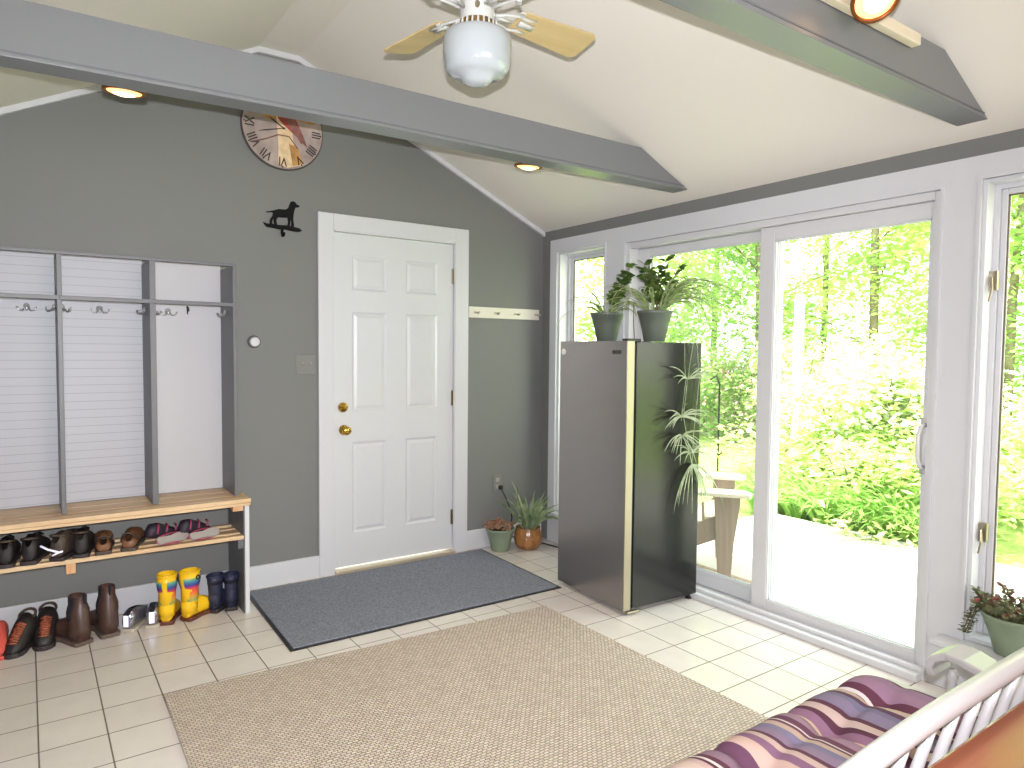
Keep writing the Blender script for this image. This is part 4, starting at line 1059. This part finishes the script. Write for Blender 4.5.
# table behind the bench
tb = thing('wooden_table', 'glossy reddish brown wooden table at the bottom right corner', 'table')
M_mah = woodmat('mahogany', (126,66,44), (156,86,58), 'X', 3, .3, .2)
MB().box(-2.32, -1.1, -4.25, -3.573, .758, .788).build('tabletop', M_mah, tb, bevel=.006)
MB().box(-2.26, -1.16, -4.19, -3.64, .67, .752).build('apron', M_mah, tb, bevel=.003)
for x in (-2.24, -1.2):
    for y in (-3.66, -4.16):
        MB().tube([(x, y, .752), (x, y, .5), (x, y, .3), (x, y, .013 if y > -3.88 else 0)], [.03,.024,.028,.018], 12).build('leg', M_mah, tb, smooth=True)

# ------------------------------------------------------------------ outdoors
M_patio = mat('pale_concrete', (170,165,157), .8, noise=.1, nscale=2)
M_deck_shade = woodmat('deck_shade_brown', (112,90,78), (134,110,96), 'Y', 2, .7)  # brown puts the shade near the house into the ground colour
M_lawn = mat('lawn_green', (150,172,96), .95, noise=.3, nscale=6, spec=.1, bump=1, bscale=60)
struct(MB().box(-30, 40, -45, 30, -.45, -.18).build('ground_lawn', M_lawn))
struct(MB().box(.14, 2.43, -7.5, -.25, -.2, -.08).build('patio', M_patio))
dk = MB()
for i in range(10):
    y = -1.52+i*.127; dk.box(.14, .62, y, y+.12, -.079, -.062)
struct(dk.build('patio_shade_boards', M_deck_shade))  # board patch stands in for the shaded part of the patio
# adirondack chair
ad = thing('garden_armchair', 'pale wooden slatted garden armchair outside behind the left glass', 'chair', (.42, -1.36, -.0615), R(-50))
M_cedar = woodmat('cedar_shaded', (132,112,98), (156,136,120), 'Z', 4, .7)  # shaded copy of the chair wood, shade in the colour, for legs and rails
M_cedar_lit = woodmat('cedar_sunlit', (206,190,168), (226,214,196), 'X', 4, .6)  # sunlit copy of the same wood, sun in the colour, for arms and slats
# local frame: +x is the front, +y the far side; near front leg at origin
Wd = .60
for y in (0, Wd):
    MB().prism([(-.07,0),(.0,0),(.02,.28),(.05,.5),(.05,.56),(-.1,.56),(-.1,.5),(-.085,.25)], 'y', y-.011, y+.011).build('front_leg', M_cedar, ad, bevel=.002)
    MB().prism([(-.8,0),(-.74,0),(-.03,.3),(-.03,.42),(-.1,.42),(-.8,.08)], 'y', y+(.02 if y == 0 else -.03), y+(.03 if y == 0 else -.02)).build('side_rail', M_cedar, ad, bevel=.002)
    yc = y
    MB().prism([(.1,-.08),(.12,0),(.08,.075),(-.1,.085),(-.5,.05),(-.72,.03),(-.72,-.04),(-.5,-.05),(-.1,-.075)], 'z', .56, .582).xf(Matrix.Translation((0,yc,0))).build('arm_rest', M_cedar_lit, ad, bevel=.003)
for i in range(7):
    x = -.035-.085*i; z = .425-.03*i
    MB().box(x-.035, x+.035, .032, Wd-.032, z, z+.018).build('seat_slat', M_cedar_lit, ad, bevel=.002)
for i in range(5):
    y = .07+.115*i; hh = .62+.06*math.sin(PI*(i+.5)/5)
    MB().box(-.008, .01, y-.048, y+.048, 0, hh).xf(Matrix.Translation((-.585,0,.25)) @ Matrix.Rotation(R(-24), 4, 'Y')).build('back_slat', M_cedar_lit, ad, bevel=.003)

# foliage
def foliage_mesh(name, n, fn, L, w, m_, seed):
    r = random.Random(seed); mb = MB()
    for i in range(n):
        p = fn(r); a = r.uniform(0, 2*PI); el = r.uniform(-.6, .6); d = Vector((math.cos(a)*math.cos(el), math.sin(a)*math.cos(el), math.sin(el)))
        up = Vector((r.gauss(0,.5), r.gauss(0,.5), 1)); s_ = r.uniform(.6,1.2)
        sd_ = d.cross(up).normalized()*w*s_/2; d = d*L*s_; p = Vector(p)
        n0 = len(mb.v); mb.v += [tuple(p), tuple(p+d*.5-sd_), tuple(p+d), tuple(p+d*.5+sd_)]; mb.f.append((n0, n0+1, n0+2, n0+3))
    return mb
M_tree = [leafmat('tree_leaf_a', (172,202,124), (210,230,152), .8, .6), leafmat('tree_leaf_b', (194,214,134), (226,238,172), .8, .6), leafmat('tree_leaf_c', (158,194,116), (196,220,142), .8, .6)]
M_bark = mat('bark', (128,118,100), .9, noise=.3, nscale=6)
def make_tree(name, label, seed, H, Rr, z0, m_, nl):
    r = random.Random(seed); t = thing(name, label, 'tree', (0,0,-.18), 0, 'trees beyond the lawn')
    cl = []
    for i in range(46):
        zz = z0+(H-z0)*(i/45)**.9; rad = Rr*(.45+.55*math.sin(PI*min(1, max(.08, (zz-z0+.6)/(H-z0+.8)))))
        a = r.uniform(0, 2*PI); rr_ = rad*math.sqrt(r.random()); cl.append((rr_*math.cos(a), rr_*math.sin(a), zz, r.uniform(.5,1.1)))
    def fn(rn):
        c = rn.choice(cl); return (c[0]+rn.gauss(0,.5)*c[3], c[1]+rn.gauss(0,.5)*c[3], c[2]+rn.gauss(0,.26)*c[3])
    foliage_mesh('x', nl, fn, .135, .085, m_, seed).build('tree_crown', m_, t)
    tr = MB(); lean = r.uniform(-.3,.3)
    tr.tube([(0,0,0),(lean*.3,0,H*.3),(lean*.6,.1,H*.6),(lean,.1,H*.92)], [.085,.07,.045,.015], 8)
    for i in range(9):
        c = cl[3+i*4]; tr.tube([(lean*.4,0,c[2]-.8),(c[0]*.5,c[1]*.5,c[2]-.3),(c[0],c[1],c[2])], [.022,.015,.008], 6)
    tr.build('tree_trunk', M_bark, t, smooth=True)
    return t
protos = [make_tree('leafy_tree', '', 31, 9.5, 2.1, .6, M_tree[0], 14000), make_tree('leafy_tree', '', 32, 11, 2.4, 1.6, M_tree[1], 15000), make_tree('leafy_tree', '', 33, 8, 1.9, .3, M_tree[2], 13000)]
used = [0,0,0]
cx_, cy_ = -3.07, -4.02
spots = []
r = random.Random(77)
k = 0
azs = [(37,14),(43,18),(46,14),(51,18),(54.5,14),(59,18),(62.5,14),(67,18),(70.5,14),(76,18),(80,14),(86,18),(94,15),(104,17),(114,15),(124,17)]
TL = ['far tree seen through the narrow corner window','far tree behind the fridge top plants','far tree behind the left glass, close to the fridge','far tree at the middle of the left glass','far tree behind the door mid stile','far tree just left of the white post','far tree right behind the white post','far tree with visible trunk in the right glass','far tree above the white flowering bush','far tree by the right edge of the sliding glass','far tree behind the casing between door and window','far tree seen through the right casement window','far tree beyond the photo right edge, reflected in fridge','far tree second beyond the right edge','far tree third beyond the right edge','far tree last beyond the right edge']
for i, (az, dist) in enumerate(azs):
    x = cx_+dist*math.sin(R(az)); y = cy_+dist*math.cos(R(az)); kd = [0,1,0,1,2,0,1,0,2,1,0,1,0,1,2,0][i]
    p_ = protos[kd]
    if not used[kd]: o = p_; o.location = (x, y, -.18); o['label'] = TL[i]; used[kd] = 1
    else: o = dup(p_, (x, y, -.18), r.uniform(0, 6.28), TL[i])
# lower shrubs
def shrub(name, label, loc, R_, H, n, L, m_, seed, fl=None, fm=None, grp=None):
    t = thing(name, label, 'shrub', loc, 0, grp)
    rn0 = random.Random(seed); cl = [(rn0.gauss(0,.45)*R_, rn0.gauss(0,.45)*R_, rn0.uniform(.12,.85)*H) for _ in range(26)]
    def fn(rn):
        c = rn.choice(cl); k_ = .2*R_; return (c[0]+rn.gauss(0,1)*k_, c[1]+rn.gauss(0,1)*k_, max(.02, c[2]+rn.gauss(0,.7)*k_*H/R_*.8))
    foliage_mesh('x', n, fn, L, L*.5, m_, seed).build('foliage', m_, t)
    if fl: 
        foliage_mesh('x', fl, lambda rn: (lambda p: (p[0]*1.04, p[1]*1.04, p[2]*1.03))(fn(rn)), L*.8, L*.7, fm, seed+1).build('blossom', fm, t)
    s = MB()
    for k_ in range(8):
        a = rn0.uniform(0,6.28); s.tube([(0,0,0),(.3*R_*math.cos(a),.3*R_*math.sin(a),H*.4),(.5*R_*math.cos(a),.5*R_*math.sin(a),H*.8)], [.02,.012,.006], 5)
    s.build('stems', M_bark, t)
    return t
M_whfl = leafmat('white_blossom', (240,240,232), (250,250,240), 3, .3)
M_pkfl = leafmat('pink_blossom', (214,170,180), (232,200,205), 3, .3)
M_lime = leafmat('lime_leaf', (158,188,98), (204,220,144), 2, .45)
def at(u_az, dist): return (cx_+dist*math.sin(R(u_az)), cy_+dist*math.cos(R(u_az)), -.18)
shrub('flowering_shrub', 'large white flowering bush outside the right glass', at(61.5, 8.2), 1.0, 1.75, 6000, .1, M_lime, 41, 3600, M_whfl)
shrub('flowering_shrub', 'white flowering bush further right, at the glass edge', at(65.8, 7.8), .8, 1.45, 3600, .1, M_lime, 42, 1700, M_whfl)
shrub('flowering_shrub', 'pink blossoming bush behind the white post', at(57.2, 11.5), .8, 1.8, 2600, .1, M_tree[2], 43, 1300, M_pkfl)
shrub('flowering_shrub', 'pink blossoming bush seen at the right of the left glass', at(52.6, 12.5), .7, 1.7, 2300, .1, M_tree[2], 44, 1000, M_pkfl)
shrub('green_shrub', 'pale lime shrub in the bed left of the white flowering bush', at(59.5, 7.6), .75, .95, 3200, .09, M_lime, 45)
shrub('green_shrub', 'pale lime shrub in the bed below the white flowering bush', at(62.5, 7.0), .85, .9, 3400, .09, M_lime, 46)
shrub('green_shrub', 'pale lime shrub in the bed by the right door stile', at(67, 6.8), .8, .85, 3000, .09, M_lime, 47)
shrub('green_shrub', 'leafy green shrub outside the right casement window', at(73.5, 8.0), .9, 1.0, 3200, .09, M_tree[1], 48)
shrub('green_shrub', 'green shrub on the lawn edge seen through the left glass', at(50, 13.6), 1.1, 1.5, 3000, .12, M_tree[2], 49)
shrub('green_shrub', 'green shrub on the lawn edge beyond the pink blossoms', at(55.5, 13.6), 1.1, 1.6, 3000, .12, M_tree[0], 50)
# daylily clumps along the patio edge
M_lily = leafmat('daylily_leaf', (140,188,88), (190,220,136), 4, .5)
lil = None
LL = ['grassy daylily clump at the left end of the patio edge','grassy daylily clump behind the sliding door mid stile','grassy daylily clump second from left in the right glass','grassy daylily clump under the white flowering bush','grassy daylily clump right of the middle of the right glass','grassy daylily clump near the right door stile','grassy daylily clump in the second row, left','grassy daylily clump in the second row, middle','grassy daylily clump in the second row, right']
lp = [(2.75,.0),(2.8,-.32),(2.75,-.62),(2.8,-.9),(2.75,-1.16),(2.76,-1.4),(3.25,.1),(3.3,-.4),(3.25,-.9)]
for i, (x, y) in enumerate(lp):
    if lil is None:
        lil = thing('daylily_clump', LL[0], 'plant', (x, y, -.18), 0, 'daylily clumps along the patio'); m = MB(); rn = random.Random(60)
        for k_ in range(190):
            a = rn.uniform(0, 2*PI); rr_ = .12*math.sqrt(rn.random())
            arch_blade(m, (rr_*math.cos(a), rr_*math.sin(a), 0), a+rn.gauss(0,.4), rn.uniform(.4,.72), rn.uniform(1.05,1.5), rn.uniform(1.3,2.8), rn.uniform(.008,.013), rn, 7)
        m.build('strap_leaves', M_lily, lil)
    else: dup(lil, (x, y, -.18), rn.uniform(0, 6), LL[i])
# post and hook
t = MB().lathe([(.06,0),(.06,2.22),(.05,2.27),(.001,2.29)], n=16)
o = t.build('garden_post', M_white, smooth=False); o.location = at(57.3+.0, 9.4); tag(o, 'plain white upright post standing in the garden', 'post')
t = MB().tube([(0,0,0),(0,0,1.15),(0.0,.05,1.25),(0,.14,1.2)], .012, 6).tube([(0,0,.25),(0,-.06,.3)], .01, 5)
o = t.build('garden_stake', M_blackm); o.location = at(51.6, 9.0); tag(o, 'thin dark metal garden stake on the lawn by the armchair', 'stake')

# ------------------------------------------------------------------ lights
wd = bpy.data.worlds.new('World'); bpy.context.scene.world = wd; wd.use_nodes = True; nt = wd.node_tree
bg = nt.nodes['Background']
tc = nt.nodes.new('ShaderNodeTexCoord'); sp = nt.nodes.new('ShaderNodeSeparateXYZ'); nt.links.new(tc.outputs['Generated'], sp.inputs[0])
rp = nt.nodes.new('ShaderNodeValToRGB'); rp.color_ramp.elements[0].color = (1,.97,.95,1); rp.color_ramp.elements[1].color = (.86,.93,1,1)
nt.links.new(sp.outputs[2], rp.inputs[0]); nt.links.new(rp.outputs[0], bg.inputs['Color']); bg.inputs['Strength'].default_value = 4.2
def light(name, typ, loc, energy, col=(1,1,1), size=.1, rot=None, sy=None, angle=None):
    l = bpy.data.lights.new(name, typ); l.energy = energy; l.color = col
    if typ == 'AREA':
        l.size = size
        if sy: l.shape = 'RECTANGLE'; l.size_y = sy
    elif typ == 'SUN': l.angle = angle or .01
    else: l.shadow_soft_size = size
    o = bpy.data.objects.new(name, l); C.objects.link(o); o.location = loc
    if rot is not None: o.rotation_euler = rot
    return o
def look(o, d): o.rotation_euler = Vector(d).to_track_quat('-Z', 'Y').to_euler()
s = light('sun', 'SUN', (0,0,10), 9.0, (1,.97,.94), angle=.02); look(s, (.35, -.28, -1))
# camera
cam_p = (-3.0732, -4.0153, 1.3679); yaw, pitch, roll, F = .6105, -.0489, .0094, 694.6578
cyw, syw, cp, spp = math.cos(yaw), math.sin(yaw), math.cos(pitch), math.sin(pitch)
fwd = Vector((syw*cp, cyw*cp, spp)); rt = Vector((cyw, -syw, 0)); up = rt.cross(fwd)
r2 = rt*math.cos(roll)+up*math.sin(roll); u2 = -rt*math.sin(roll)+up*math.cos(roll)
mtx = Matrix((( r2.x, u2.x, -fwd.x, cam_p[0]), (r2.y, u2.y, -fwd.y, cam_p[1]), (r2.z, u2.z, -fwd.z, cam_p[2]), (0,0,0,1)))
cd = bpy.data.cameras.new('camera'); cd.sensor_width = 36; cd.lens = F*36/1024; cd.clip_start = .02; cd.clip_end = 200
co = bpy.data.objects.new('camera', cd); C.objects.link(co); co.matrix_world = mtx; bpy.context.scene.camera = co
# camera flash: just above and behind the lens
fl = light('camera_flash', 'SPOT', tuple(Vector(cam_p)+u2*.075-fwd*.02), 255, (.965,.965,1), .012); fl.data.spot_size = R(125); fl.data.spot_blend = 1; look(fl, fwd-rt*.12)
# room fill: unseen warm area lamps added behind and left of the camera
a = light('rear_fill_light', 'AREA', (-1.9, -6.2, 1.6), 34, (1,.9,.84), 2.6, sy=1.5); look(a, (0, 1, 0.05))
a = light('left_fill_light', 'AREA', (-3.7, -4.9, 1.5), 5, (1,.95,.88), 1.5, sy=1.3); look(a, (1, .2, 0))
for (x, y, z) in ((-1.034, -1.2, 2.24), (-2.775, -1.2, 2.22), (-1.1, -3.02, 2.28)):
    l = light('spot_glow', 'SPOT', (x, y, z), 10, (1,.72,.42), .04); l.data.spot_size = R(110); l.data.spot_blend = .8; look(l, (0, .05, -1))
sc = bpy.context.scene
sc.view_settings.view_transform = 'Standard'; sc.view_settings.look = 'None'; sc.view_settings.exposure = .86; sc.view_settings.gamma = 1
